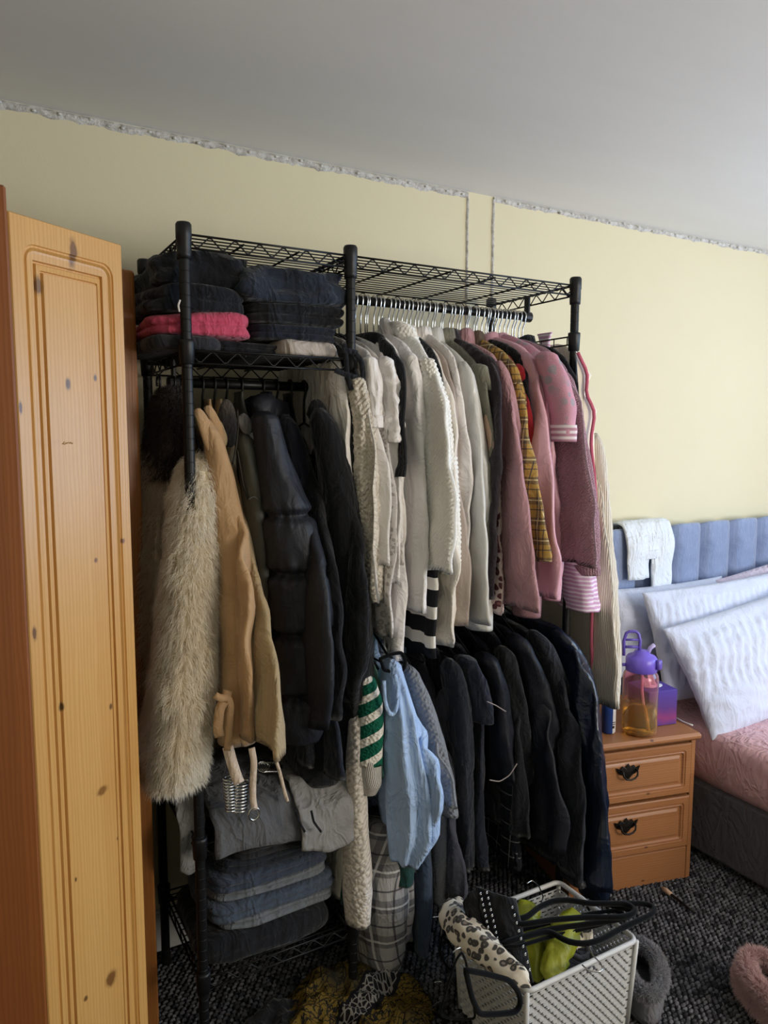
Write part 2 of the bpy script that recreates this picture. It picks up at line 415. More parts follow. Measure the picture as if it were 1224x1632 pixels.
def door(name, o2, a, W, mat, parent, label=None, thick=.02, moulded=True):
    d = np.array([math.cos(a), math.sin(a)]); nn = np.array([math.sin(a), -math.cos(a)])
    H = ZD-.02
    if moulded:
        lp = [(0, .002, thick), (0, .002, .002), (.002, .002, 0), (.026, .026, 0, .02), (.0275, .025, .0035, .02), (.0305, .024, .0035, .02), (.033, .022, .0, .02), (.036, .020, .0045, .02), (.040, .018, .005, .02),
              (.050, .001, .0055, .022), (.0512, .001, .012, .022), (.054, .001, .012, .022), (.0565, .001, .0055, .022), (.064, .001, .0045, .024), (.0652, .001, .0085, .024), (.067, .001, .0085, .024), (.069, .001, .002, .024)]
    else:
        lp = [(0, .002, thick), (0, .008, .008), (.003, .008, .002), (.008, .006, 0)]
    V, Fc = loops_panel(W, H, lp)
    V = np.array(V); c = np.array([W/2, 0, 0])
    o = mk(name, V-c, Fc, mat, None, smooth=False, label=label)
    # origin at the middle of the bottom edge, face on local -y
    off = ORG[o]; me = o.data
    me.transform(Matrix.Translation(Vector(off)))
    loc = np.array([o2[0]+d[0]*W/2, o2[1]+d[1]*W/2, .02])
    ORG[o] = loc; o.parent = parent; o.location = loc-ORG[parent]; o.rotation_euler = (0, 0, a)
    return o
dr = door('door', DL, ang, DW, MT['pine_door'], wr)
door('door', np.array([-.36, -.375]), math.atan2(.045, .285), .288, MT['pine_rail'], wr, label='far door seen edge-on behind the near door', thick=.022, moulded=False)
side = bx('side_panel', (XL+.02, -.733, 0), (-.366, -.712, ZD+.035), MT['pine_side_shade'], wr, bev=.004)
bx('side_panel', (XL+.02, -.09, 0), (-.38, -.07, ZD), MT['pine_side_shade'], wr)
bx('back_panel', (XL+.006, -.71, .02), (XL+.02, -.09, ZD), MT['pine_side_shade'], wr)
bx('top_panel', (XL+.02, -.712, ZD-.03), (-.38, -.09, ZD-.01), MT['pine_side_shade'], wr)
bx('base_panel', (XL+.02, -.712, .06), (-.38, -.09, .08), MT['pine_side_shade'], wr)
# dents across the door at mid height
x0, z0 = doorpt(36, 708)
g = G()
for i in range(14):
    xx = x0+.006+i*.0042*(1+.3*rng.random()); zz = z0+.004*rng.random()-.002*i/14
    if i in (7, 8): continue
    p = DL+ddir*xx+dnor*.0004
    g.tube([(*p, zz), (*(p+ddir*.0026), zz+.0006)], .0011, 5)
g.mk('dent_mark', plain('dent_brown', '#a97c45', .7), dr, kind=None)
# ------------------------------------------------------------------ black wire garment rack
YF, YK, XM, XE, YR = -.4816, -.0743, .4152, 1.1704, -.278
ZT, Z2, Z3, Z4 = 2.005, 1.752, .572, .222
ZRU, ZRL, ZRB = 1.942, 1.695, 1.10
rack = empty('wire_garment_rack', (XE/2, (YF+YK)/2, 0), 'tall black wire garment rack with posts, wire shelves and hanging rails', 'rack')
BMt = MT['black_metal']
def post():
    g = G(); prof = [(.017, 0), (.017, .015), (.0125, .018)]
    z = .045
    while z < 1.985:
        prof += [(.0125, z-.0014), (.0118, z-.0006), (.0118, z+.0006), (.0125, z+.0014)]; z += .0265
    prof += [(.0125, 1.99)]
    return g.lathe((0, YF, 0), prof, 22).mk('post', BMt, rack, smooth=False)
pst = post()
cap = G().lathe((0, YF, 1.965), [(.0158, -.012), (.0165, 0), (.0165, .03), (.0178, .032), (.0178, .062), (.015, .067)], 16).mk('post_cap', MT['black_plastic'], pst)
clv = []
def collar(z, p): return G().lathe((0, YF, z), [(.0135, -.03), (.0165, -.028), (.0185, .018), (.0185, .024), (.0135, .026)], 16).mk('shelf_collar', MT['black_plastic'], p)
pa = [pst]
for (x, y) in ((XM, YF), (XE, YF), (0, YK), (XM, YK), (XE, YK)):
    pa.append(dup(pst, (x, y-YF, 0), rack))
def on_post(i, z):
    o = collar(z, pst) if i == 0 else None
    if i: 
        x, y = ((XM, YF), (XE, YF), (0, YK), (XM, YK), (XE, YK))[i-1]
        o = G().lathe((x, y, z), [(.0135, -.03), (.0165, -.028), (.0185, .018), (.0185, .024), (.0135, .026)], 14).mk('shelf_collar', MT['black_plastic'], pa[i])
for i in (0, 3, 1, 4):
    for z in (Z2, Z3, Z4): on_post(i, z)
for i in (2, 5): on_post(i, 1.845)
def truss(p, q, z0, z1, parent, pitch=.062):
    p = np.array(p); q = np.array(q); L = np.linalg.norm(q-p); n = max(3, int(round(L/pitch)))
    Z = []
    for k in range(2*n+1):
        a = p+(q-p)*k/(2*n); zz = z0 if k % 2 else z1
        Z.append((a[0], a[1], zz))
    P = []
    for a, b in zip(Z[:-1], Z[1:]):
        a = np.array(a); b = np.array(b); P += [a+(b-a)*.12, a+(b-a)*.88]
    G().tube(P, .0019, 5).mk('zigzag_truss', BMt, parent)
    for z, r in ((z0, .0026), (z1, .0026)):
        G().tube([(*p, z), (*q, z)], r, 6).mk('rail', BMt, parent)
def shelf(x0, x1, z, ncross, label):
    g = G()
    for k in range(ncross):
        x = x0+(x1-x0)*(k+1)/(ncross+1)
        g.tube([(x, YF, z-.004), (x, YK, z-.004)], .0028, 6)
    for xx in (x0+.012, x1-.012): g.tube([(xx, YF, z+.002), (xx, YK, z+.002)], .003, 6)
    sh = g.mk('wire_shelf', BMt, rack, label=label)
    for (p, q) in (((x0, YF), (x1, YF)), ((x0, YK), (x1, YK)), ((x0, YF), (x0, YK)), ((x1, YF), (x1, YK))):
        truss(p, q, z-.026, z+.003, sh)
    n = 14; first = None
    for k in range(n):
        y = YF+(YK-YF)*(k+.7)/(n+.4)
        if first is None: first = G().tube([(x0, y, z), (x1, y, z)], .0017, 5).mk('wire', BMt, sh); y0 = y
        else: dup(first, (0, y-y0, 0), sh)
    return sh
shelf(0, XM, ZT, 2, 'left top wire shelf'); shelf(XM, XE, ZT, 4, 'wide right top wire shelf')
shelf(0, XM, Z2, 2, 'second wire shelf holding the folded dark clothes')
shelf(0, XM, Z3, 2, 'low wire shelf under the coats'); shelf(0, XM, Z4, 2, 'bottom wire shelf near the carpet')
def rod(x0, x1, z, name='hanging_rail'):
    g = G().tube([(x0, YR, z), (x1, YR, z)], .0125, 14)
    o = g.mk(name, BMt, rack)
    return o
def bracket(x, z, ztop, par):
    g = G().box((x-.004, YR-.011, z-.004), (x+.004, YR+.011, ztop), .001)
    g.tube([(x-.012, YR, z), (x+.012, YR, z)], .0165, 12)
    g.mk('rail_bracket', MT['black_plastic'], par, smooth=False)
r1 = rod(.004, XM-.004, ZRL); bracket(.02, ZRL, Z2, r1); bracket(XM-.02, ZRL, Z2, r1)
r2 = rod(XM+.01, XE+.0, ZRU); bracket(XE-.012, ZRU, ZT, r2); bracket(XM+.03, ZRU, ZT, r2)
r3 = rod(XM+.01, XE-.005, ZRB)
# end rail of the right bay
sr = G()
for z in (1.836, 1.86): sr.tube([(XE, YF, z), (XE, YK, z)], .0024, 6)
for k in range(7):
    y = YF+(YK-YF)*(k+.5)/7; sr.tube([(XE, y, 1.836), (XE, y, 1.86)], .0018, 5)
for z in (1.845,): sr.tube([(XM, YK, z), (XE, YK, z)], .0022, 6)
sr.mk('end_rail', BMt, rack)
# ------------------------------------------------------------------ cloth builders
def sstep(a, b, x):
    t = min(1, max(0, (x-a)/(b-a))); return t*t*(3-2*t)
def cloth_body(name, xg, pts, yr, mat, parent, t=.016, fold=.008, ff=9, seed=0, hemdz=0.0, nr=46, nth=44, yb_min=-.05, lean=0.0, ret=False, crease=.016, **k):
    P = resample(pts, nr); V = []; UV = []
    rs = random.Random(seed); f1, f2, f3 = (rs.uniform(0, 6.28) for _ in range(3))
    ztop, zbot = P[0][1], P[-1][1]
    for i in range(nr):
        yf, z = P[i]; s = i/(nr-1); yb = min(yb_min, 2*yr-yf); mid, half = (yf+yb)/2, (yb-yf)/2
        tt = t*(.3+.7*sstep(0, .22, s)); fs = sstep(.05, .5, s)*fold
        for q in range(nth):
            th = 2*math.pi*q/nth; c, sn = math.cos(th), math.sin(th)
            y = mid-half*math.copysign(abs(c)**.7, c); x = math.copysign(abs(sn)**.75, sn)*tt
            ph = 2*math.pi*ff*(y-yr)
            x += fs*(.6*math.sin(ph+f1+2.2*nz(y*3, z*2.2, seed))+.4*math.sin(1.83*ph+f2+1.6*nz(y*4, z*3, seed+9)))
            x += (.25+s)*.010*nz(y*8, z*6, seed*1.7)+.004*nz(y*22, z*15, seed)
            x += .5*crease*(.2-abs(nz(y*19-z*9, z*8, seed*3.1)))*sstep(.05, .2, s)
            x += crease*(abs(nz(y*11+z*4, z*5-y*3, seed*2.3))-.25)*(.4+.6*fs/max(fold, 1e-6))
            y += .010*nz(.3, z*7, seed+3)*(1 if c > 0 else .3)*sstep(0, .2, s)
            dz = hemdz*(s**3)*(y-yf)/(yb-yf+1e-6)+s**6*.012*nz(y*14, seed, 2)
            V.append((xg+x+lean*s, y, z+dz)); UV.append((y*1.0+(.37 if sn < 0 else 0), z))
    # inside of the hem
    base = (nr-1)*nth
    for q in range(nth):
        a = V[base+q]; cx, cy = xg+lean, (P[-1][0]+min(yb_min, 2*yr-P[-1][0]))/2
        V.append((cx+(a[0]-cx)*.55, cy+(a[1]-cy)*.93, a[2]+.03)); UV.append(UV[base+q])
    Fc = gridfaces(nr+1, nth, True); Fc.append(tuple(range(nth-1, -1, -1)))
    if ret: return V, Fc
    return mk(name, V, Fc, mat, parent, uv=UV, **k)
def sleeve_pts(path, y=None, x=None, kk=1.6):
    """picture points (u, v, width) on a vertical plane -> (x, y, z, radius x)"""
    out = []
    n = len(path)
    for i, p in enumerate(path):
        u, v, wd = p[:3]
        yy = p[3] if len(p) > 3 else y
        q = at(u, v, y=yy) if yy is not None else at(u, v, x=x)
        depth = (q-CAM)@FW; a = math.atan2(q[0]-CAM[0], q[1]-CAM[1])
        hw = wd/2*depth/F_PX
        out.append((*q, hw/math.sqrt(math.cos(a)**2+(kk*math.sin(a))**2)))
    return out
def cloth_tube(name, path, mat, parent, kk=1.6, nth=26, nr=40, fold=.06, kf=3, wr=.10, wz=16, seed=0, cuff=0, quilt=None, bob=None, closed_top=True, ret=False, yaw=0.0, tip=.5, **k):
    P = resample(path, nr); V = []; UV = []; rs = random.Random(seed); f1, f2 = rs.uniform(0, 6.28), rs.uniform(0, 6.28)
    L = 0; zs = P[:, 2]
    ca, sa = math.cos(yaw), math.sin(yaw)
    for i in range(nr):
        x, y, z, rx = P[i]; ry = rx*kk; s = i/(nr-1)
        if i: L += np.linalg.norm(P[i][:3]-P[i-1][:3])
        sc = 1.0
        if closed_top and i == 0: sc = .35
        elif closed_top and i == 1: sc = .8
        if cuff and s > 1-cuff: sc *= .86
        qf = 1.0; qe = 0
        if quilt:
            d = min(abs(z-q) for q in quilt); qf = 1.06-.30*math.exp(-(d/.010)**2); qe = math.exp(-(d/.03)**2)
        for q in range(nth):
            th = 2*math.pi*q/nth
            m = 1+fold*math.sin(kf*th+f1+2.5*nz(.2, z*4, seed))*sstep(.03, .3, s)
            m += wr*1.5*(.22-abs(nz(math.cos(th)*1.3+seed+z*3, math.sin(th)*1.3, z*wz*.45)))
            m += wr*1.1*(.22-abs(nz(math.cos(th)*2.4+seed*1.3-z*5, math.sin(th)*2.4, z*wz*.8)))
            m += wr*nz(math.cos(th)*1.6+seed, math.sin(th)*1.6, z*wz)+wr*.5*nz(math.cos(th)*3+seed, math.sin(th)*3, z*wz*2.4)
            if quilt: m += qe*.06*math.sin(th*17+5*nz(z*9, th, seed))
            dr = 0
            if bob:
                a = L/bob[0]; b = th*max(6, round(2*math.pi*math.sqrt((rx*rx+ry*ry)/2)/bob[0]))/(2*math.pi)+.5*(int(a) % 2)
                dr = bob[1]*max(0, math.sin(math.pi*(a % 1))*math.sin(math.pi*(b % 1)))**.7
            cx, cy = math.cos(th)*(rx*m*sc*qf+dr), math.sin(th)*(ry*m*sc*qf+dr)
            V.append((x+ca*cx-sa*cy, y+sa*cx+ca*cy, z)); UV.append((th*ry*.8, L))
    base = (nr-1)*nth
    for q in range(nth):
        a = np.array(V[base+q]); c = P[-1][:3]
        V.append(tuple(c+(a-c)*tip+np.array([0, 0, .025]))); UV.append(UV[base+q])
    Fc = gridfaces(nr+1, nth, True)
    Fc.append(tuple(range(nth-1, -1, -1))); Fc.append(tuple(nr*nth+q for q in range(nth)))
    if ret: return np.array(V), Fc
    return mk(name, V, Fc, mat, parent, uv=UV, **k)
def cuff_ring(name, path, mat, parent, f0=.9, grow=1.06, kk=1.6, **k):
    P = resample(path, 40); i0 = int(f0*39); Q = P[i0:].copy(); Q[:, 3] *= grow
    return cloth_tube(name, Q, mat, parent, kk=kk, nr=10, wr=.02, closed_top=False, **k)
def neck_collar(xg, yr, z, mat, parent, h=.04, ry=.062, rx=.034, flare=1.25, name='collar', seed=0):
    V = []; n = 20
    for j, (hh, f) in enumerate(((-.02, 1.1), (0, 1.0), (h*.6, .95), (h, 1.02), (h*.92, flare*1.02), (h*.4, flare*1.1), (.0, flare*1.18))):
        for q in range(n):
            t = 2*math.pi*q/n; e = 1+.12*nz(math.cos(t)*2, math.sin(t)*2, seed)
            V.append((xg+rx*f*e*math.cos(t), yr+ry*f*e*math.sin(t), z+hh-.012*math.cos(t*2)*(hh > 0)-.012*(math.sin(t) < -.5)))
    return mk(name, V, gridfaces(7, n, True), mat, parent)
def strap(name, pts, wd, mat, parent=None, th=.003, **k):
    """flat ribbon along 3D points; width roughly along x/y tangent plane"""
    P = resample(np.array(pts), 24); g = []; T = np.gradient(P, axis=0)
    V = []
    for p, t in zip(P, T):
        t = t/(np.linalg.norm(t)+1e-9); view = p-CAM; view /= np.linalg.norm(view)
        nrm = view-t*(view@t); nrm /= np.linalg.norm(nrm)+1e-9; b = np.cross(t, nrm)
        for sx, sy in ((-1, -1), (1, -1), (1, 1), (-1, 1)): V.append(p+b*sx*wd/2+nrm*sy*th/2)
    m = len(P); Fc = [(i*4+q, i*4+(q+1) % 4, i*4+4+(q+1) % 4, i*4+4+q) for i in range(m-1) for q in range(4)]+[(3, 2, 1, 0), (m*4-4, m*4-3, m*4-2, m*4-1)]
    return mk(name, V, Fc, mat, parent, **k)
def fur(name, V, Fc, mat, parent, count, length, width=.0011, droop=.9, seed=0, clump=.3, flip=None, **k):
    r = np.random.default_rng(seed); V = np.asarray(V); Q = np.array([f for f in Fc if len(f) == 4])
    A, B, C_, D = (V[Q[:, i]] for i in range(4))
    nrm = np.cross(B-A, D-A); ar = np.linalg.norm(nrm, axis=1); 
    pick = r.choice(len(Q), count, p=ar/ar.sum()); s, t = r.random((2, count, 1))
    P = (A[pick]*(1-s)+B[pick]*s)*(1-t)+(D[pick]*(1-s)+C_[pick]*s)*t
    cen = V.mean(0)
    N = nrm[pick]/(ar[pick][:, None]+1e-12)
    sg = flip if flip is not None else (1 if ((N*(P-np.stack([np.full(count, cen[0]), np.full(count, cen[1]), P[:, 2]], 1))).sum(1)).mean() > 0 else -1); N = N*sg
    L = length*r.uniform(.55, 1.15, (count, 1))
    cl = np.stack([np.sin(P[:, 2]*61+P[:, 0]*90+seed), np.sin(P[:, 1]*80+P[:, 2]*37+1), np.sin(P[:, 0]*70-P[:, 2]*53+2)], 1)*clump
    d0 = N+np.array([0, 0, -droop*.5])+.25*r.normal(size=(count, 3))+cl*.35
    d0 /= np.linalg.norm(d0, axis=1)[:, None]
    d1 = d0*.5+np.array([0, 0, -droop])+.2*r.normal(size=(count, 3))+cl*.5; d1 /= np.linalg.norm(d1, axis=1)[:, None]
    P1 = P+d0*L*.5; P2 = P1+d1*L*.5
    side = np.cross(d0, r.normal(size=(count, 3))); side /= np.linalg.norm(side, axis=1)[:, None]+1e-9
    w0 = width*r.uniform(.7, 1.3, (count, 1))
    VV = np.stack([P-side*w0, P+side*w0, P1+side*w0*.8, P1-side*w0*.8, P2], 1).reshape(-1, 3)
    b = np.arange(count)[:, None]*5
    T = np.concatenate([b+np.array([[0, 1, 2]]), b+np.array([[0, 2, 3]]), b+np.array([[3, 2, 4]])], 0)
    uv = np.tile(np.array([[0, 0], [1, 0], [1, .5], [0, .5], [.5, 1]]), (count, 1))
    return mk(name, VV, T, mat, parent, uv=uv, kind='stuff', **k)
def folded(name, x0, x1, y0, y1, z0, z1, mat, layers=2, seed=0, parent=None, top=.25, groove=.012, wob=.012, sag=0.0, kf=1.0, **k):
    """folded garment: rounded slab whose sides show the fold layers"""
    nth, nrow = 56, 8*layers+2; V = []; UV = []
    cx, cy, hx, hy, h = (x0+x1)/2, (y0+y1)/2, (x1-x0)/2, (y1-y0)/2, z1-z0
    def pt(th, sc, z):
        c, s = math.cos(th), math.sin(th)
        x = math.copysign(abs(c)**.38, c)*(hx*sc if sc < .9 else hx-(1-sc)); y = math.copysign(abs(s)**.38, s)*(hy*sc if sc < .9 else hy-(1-sc))
        px, py = cx+x, cy+y
        o = wob*nz(px*9+seed, py*9, z*12)+wob*.5*nz(px*25, py*25+seed, z*40)
        zz = z+wob*.6*kf*nz(px*7, py*7+seed, 3)*sstep(z0, z1, z)+sag*(x/hx)*(z-z0)/h
        return (px+o*c, py+o*s, zz)
    for i in range(nrow):
        s = i/(nrow-1); ly = (s*layers) % 1; edge = min(ly, 1-ly) if 0 < s < 1 else 0
        sc = 1-groove*(1-math.sqrt(1-(1-min(1, edge*2.2))**2))
        for q in range(nth): V.append(pt(2*math.pi*q/nth, sc, z0+h*s*.93)); UV.append((V[-1][0]+V[-1][1]*.3, V[-1][2]+V[-1][1]))
    for sc, dz in ((.85, .98), (.55, 1.0), (.2, 1.0)):
        for q in range(nth): V.append(pt(2*math.pi*q/nth, sc, z0+h*dz)); UV.append((V[-1][0], V[-1][1]))
    m = nrow+3; Fc = gridfaces(m, nth, True); Fc += [tuple(range(nth-1, -1, -1)), tuple((m-1)*nth+q for q in range(nth))]
    return mk(name, V, Fc, mat, parent, uv=UV, **k)
# ------------------------------------------------------------------ hangers
def hanger(x, zr, mat, hookmat, label, group, hook_r=.0022, arms=.165):
    t = empty('clothes_hanger', (x, YR, zr-.19), label, 'hanger', group)
    P = []
    rr = .0162
    for k in range(15):
        a = math.radians(-35+k*(215+35)/14*.86); P.append((x, YR+rr*math.cos(a)*1.0, zr+rr*math.sin(a)))
    P += [(x, YR-.012, zr-.018), (x, YR-.002, zr-.036), (x, YR, zr-.055), (x, YR, zr-.10)]
    G().tube(P, hook_r, 7).mk('hook', hookmat, t)
    O = [(x, YR, zr-.098), (x, YR-.05, zr-.112), (x, YR-arms*.75, zr-.155), (x, YR-arms, zr-.178), (x, YR-arms*.97, zr-.187), (x, YR, zr-.187), (x, YR+arms*.97, zr-.187), (x, YR+arms, zr-.178), (x, YR+arms*.75, zr-.155), (x, YR+.05, zr-.112)]
    G().tube(O, .0035, 6, closed=True).mk('shoulder_bar', mat, t)
    return t
h0 = hanger(XM+.04, ZRU, MT['velvet'], MT['chrome'], 'black velvet hanger with a chrome hook on the upper right rail', 'hangers on the upper right rail')
xs = np.linspace(XM+.055, XE-.03, 45)
for i, x in enumerate(xs): dup(h0, (x+rng.uniform(-.005, .005)-(XM+.04), rng.uniform(-.001, .001), 0))
hl = None
for u in (253, 277, 300, 322, 341, 360, 384, 418, 440, 462, 484, 507):
    x = at(u, 625, y=YR)[0]
    if hl is None: hl = hanger(x, ZRL, MT['black_plastic'], MT['black_plastic'], 'slim black plastic hanger on the left rail above the coats', 'hangers on the left rail', .0032, .10); xl0 = x
    elif x > .01: dup(hl, (x-xl0, 0, 0))
hb = None
for i, x in enumerate(np.linspace(XM+.05, XE-.04, 14)):
    if hb is None: hb = hanger(x, ZRB, MT['velvet'], MT['chrome'], 'black hanger on the lower right rail carrying dark clothes', 'hangers on the lower right rail'); xb0 = x
    else: dup(hb, (x-xb0, 0, 0))
# ------------------------------------------------------------------ garments
def gar(name, label, cat, out, mat, ish=1, ysh=-.475, rail='U', t=.015, fold=.008, ff=9, seed=0, hemdz=0.0, collar=None, x=None, part='body', ymin=None, dx=0.0, **k):
    zr = {'U': ZRU, 'L': ZRL, 'B': ZRB}[rail]
    xg = x if x is not None else at(*out[ish], y=ysh)[0]
    pts = []
    for u, v in out:
        q = at(u, v, x=xg); pts.append((min(q[1], YR-.02) if ymin is None else max(ymin, min(q[1], YR-.02)), q[2]))
    if rail != 'B' or pts[0][1] < zr-.12: pts = [(YR-.035, max(zr-.105, pts[0][1]+.004))]+pts
    for i in range(1, len(pts)):
        if pts[i][1] > pts[i-1][1]-.002: pts[i] = (pts[i][0], pts[i-1][1]-.002)
    e = empty(name, (xg, YR, pts[-1][1]), label, cat)
    cloth_body(part, xg, pts, YR, mat, e, t=t, fold=fold, ff=ff, seed=seed, hemdz=hemdz, **k)
    if collar: neck_collar(xg, YR, zr-.105, collar if not isinstance(collar, bool) else mat, e, seed=seed)
    return e, xg
def slv(e, path, mat, y=-.49, kk=1.6, name='sleeve', **k):
    return cloth_tube(name, sleeve_pts(path, y, kk=kk), mat, e, kk=kk, **k)
F = {}
def fm(key, *a, **k):
    if key not in F: F[key] = fabric(key, *a, **k)
    return F[key]
white = fm('white_cotton', '#efeae8'); offw = fm('off_white_cotton', '#e9e2dc'); cream = fm('cream_cotton', '#e9dfd2'); blackc = fm('black_cotton', '#121318'); black2 = fm('black_jersey', '#171922'); navy = fm('navy_cotton', '#171b28')
F['lace'] = knit('cream_textured_knit', '#ddd3c4', 110, 1.0); F['boucle'] = knit('white_popcorn_knit', '#f4f1ea', 140, .5); F['paisley'] = leopard('grey_paisley_lace', '#d6d0cc', '#a9a19c', '#c9c2bd', 70)
F['silver'] = satin('silver_grey_satin', '#cbc8c2', .32); F['mauve'] = fabric('mauve_sweatshirt_fleece', '#b0858a', .9); F['pinksat'] = satin('pink_satin', '#d3a0ad', .4); F['fleece'] = knit('pink_teddy_fleece', '#a9828d', 200, .8)
F['plaidy'] = plaid('yellow_plaid_flannel', '#bb9650', '#2b2f45', '#e0cf9d', .055); F['red'] = fabric('red_cotton', '#a3252f'); F['leo'] = leopard('blush_leopard_print', '#cdb9b2', '#5a3338', '#8c5d5c', 42)
F['peach'] = ribbed('peach_rib_knit', '#d9b79f', 60); F['olive'] = fabric('olive_grey_wool', '#7d7a6c'); F['plum'] = fabric('dark_plum_wool', '#2b2328'); F['taupe'] = satin('taupe_crepe', '#a99a8f', .55)
F['lav'] = fabric('lavender_cotton', '#c3a3bd')
m = NT('purple_white_stripe', .9); v = m.co('UV'); m.col(m.mix(stripes(m, v, 1, .013, .42), '#cfa4c6', '#eadfe9')); F['pstripe'] = m.m
m = NT('black_white_band_knit', .9); v = m.co('UV'); m.col(m.mix(stripes(m, v, 1, .078, .42, .2), '#17171a', '#e3ded6')); m.bump(m.noise(m.co('Object', (60, 60, 8)), 6, 2), .5, .004); F['band'] = m.m
m = NT('pink_snowflake_knit', .95); v = m.co('UV'); vo = m.n('ShaderNodeTexVoronoi', i_Scale=34.0); m.l(v, vo.inputs['Vector'])
q = m.ramp(vo.outputs['Distance'], [(.0, (1, 1, 1, 1)), (.42, (1, 1, 1, 1)), (.46, (0, 0, 0, 1))])
m.col(m.mix(m.math('MULTIPLY', q, m.ramp(m.noise(v, 9, 1), [(.36, (0, 0, 0, 1)), (.5, (1, 1, 1, 1))])), '#c994a4', '#a59aa2')); m.bump(m.noise(m.co('UV'), 260, 2), .5, .004); F['snow'] = m.m
m = NT('grey_white_rib_cuff', .95); v = m.co('UV'); m.col(m.mix(stripes(m, v, 1, .016, .5), '#b98b9b', '#e4d7da')); F['snowcuff'] = m.m
# --- upper right rail, left to right
def sweep(e, *a, **k): return slv(e, *a, **k)
e, _ = gar('gathered_blouse', 'off-white gathered blouse just left of the middle post', 'blouse', [(528, 545), (545, 578), (552, 640), (556, 720), (558, 880)], offw, seed=1, fold=.012, ff=14)
slv(e, [(532, 600, 26), (536, 650, 32), (540, 700, 34), (545, 760, 30)], offw, y=-.42, wr=.2, wz=26, seed=2)
e, _ = gar('strappy_bralette', 'black strappy bralette hooked beside the middle post', 'bralette', [(548, 556), (560, 570), (570, 590), (572, 612), (566, 624)], blackc, seed=3, fold=.004)
b = at(560, 580, y=-.5)
for i, pp in enumerate(([(545, 558), (563, 560), (576, 575), (579, 600), (572, 624)], [(534, 590), (548, 596), (562, 600), (574, 604)], [(548, 548), (552, 575), (553, 600), (560, 622)])):
    strap('strap', [at(u, v, y=-.515) for u, v in pp], .013, blackc, e)
e, _ = gar('textured_long_cardigan', 'cream shaggy textured long cardigan right beside the middle post', 'cardigan', [(556, 545), (572, 575), (588, 640), (596, 720), (597, 800), (602, 900), (606, 962)], F['lace'], seed=4, fold=.012, ff=12)
slv(e, [(566, 600, 30), (578, 690, 38), (582, 790, 40), (590, 880, 34), (598, 955, 26)], F['lace'], y=-.495, wr=.16, wz=20, bob=(.011, .0035), nr=90, nth=40, seed=5)
e, _ = gar('short_sleeved_shirt', 'long white short-sleeved shirt, its cuff turned up, right of the textured cardigan', 'shirt', [(562, 545), (590, 562), (603, 605), (605, 680), (615, 740), (617, 820), (616, 905)], white, seed=6, fold=.01)
pth = [(588, 568, 24), (594, 610, 30), (593, 650, 32), (591, 682, 34)]
s_ = slv(e, pth, white, y=-.50, seed=7, wr=.14); cuff_ring('cuff', sleeve_pts(pth, -.50), white, s_, .84, 1.12)
e, _ = gar('paisley_lace_top', 'grey-white paisley lace top showing as a narrow strip with a scalloped hem', 'top', [(575, 545), (600, 562), (612, 620), (620, 720), (625, 800), (625, 900), (624, 1018)], F['paisley'], seed=8, fold=.012, ff=15)
e, _ = gar('ruffled_blouse', 'white blouse with a ruffled short sleeve', 'blouse', [(582, 540), (612, 560), (624, 610), (632, 700), (634, 800), (632, 930)], white, seed=9, fold=.012, ff=13)
slv(e, [(612, 568, 26), (619, 615, 34), (622, 660, 40), (619, 705, 42)], white, y=-.505, seed=10, wr=.28, wz=34, fold=.12, kf=5)
e, _ = gar('long_white_tunic', 'long white tunic gathered to a narrow tail reaching the light blue shirt', 'tunic', [(590, 535), (622, 552), (634, 600), (640, 700), (643, 800), (640, 930), (641, 1000), (637, 1052)], white, seed=11, fold=.010, ff=11, hemdz=.22)
slv(e, [(630, 640, 18), (633, 760, 18), (636, 880, 17), (634, 990, 20), (632, 1050, 20)], white, y=-.51, seed=12, wr=.12)
F['hood'] = white
gar('black_vest_top', 'black vest top, only its shoulder showing behind the white hood', 'top', [(600, 528), (622, 545), (640, 575), (648, 620), (650, 760)], blackc, seed=13)
e, _ = gar('white_hoodie', 'white hooded top with its hood standing above the rail of black shoulders', 'hoodie', [(604, 530), (628, 552), (640, 600), (645, 700), (648, 900)], offw, seed=14)
cloth_tube('hood', sleeve_pts([(612, 506, 14), (617, 522, 24), (622, 540, 22), (628, 562, 18)], -.36), white, e, seed=15, wr=.2, nr=20)
e, _ = gar('white_tee_shirt', 'plain white long tee with a wide straight hem beside the striped cardigan', 'tee-shirt', [(618, 530), (650, 548), (667, 590), (674, 660), (676, 760), (677, 860), (680, 978)], white, seed=16, fold=.012, ff=8, t=.02)
slv(e, [(650, 560, 26), (660, 620, 36), (664, 690, 38), (667, 772, 34)], white, y=-.50, seed=17, fold=.10)
e, _ = gar('striped_cardigan', 'black cardigan with broad black and white bands down its front', 'cardigan', [(632, 538), (668, 562), (685, 620), (690, 700), (692, 800), (694, 900), (696, 1050)], F['band'], seed=18, fold=.010, ff=8, t=.02)
slv(e, [(664, 575, 26), (676, 630, 30), (680, 720, 30), (681, 830, 26)], blackc, y=-.495, seed=19)
e, _ = gar('popcorn_jumper', 'chunky white popcorn-knit jumper with a round bobbled sleeve', 'jumper', [(640, 520), (668, 545), (692, 585), (712, 640), (722, 740), (728, 850), (722, 915)], F['boucle'], seed=20, t=.022)
cloth_tube('sleeve', sleeve_pts([(676, 570, 26), (694, 640, 40), (704, 740, 48), (708, 840, 51), (711, 890, 46), (713, 918, 34)], -.52), F['boucle'], e, nth=64, nr=150, bob=(.0125, .0055), seed=21, wr=.04, fold=.03)
cloth_tube('hood', sleeve_pts([(630, 512, 20), (640, 522, 36), (650, 545, 34), (660, 575, 26)], -.40), F['boucle'], e, nth=40, nr=50, bob=(.0125, .004), seed=22, wr=.06)
gar('black_knit_sweater', 'black knitted top, its shoulder showing right of the popcorn jumper', 'top', [(660, 530), (690, 556), (706, 590), (712, 640), (712, 900)], blackc, seed=23)
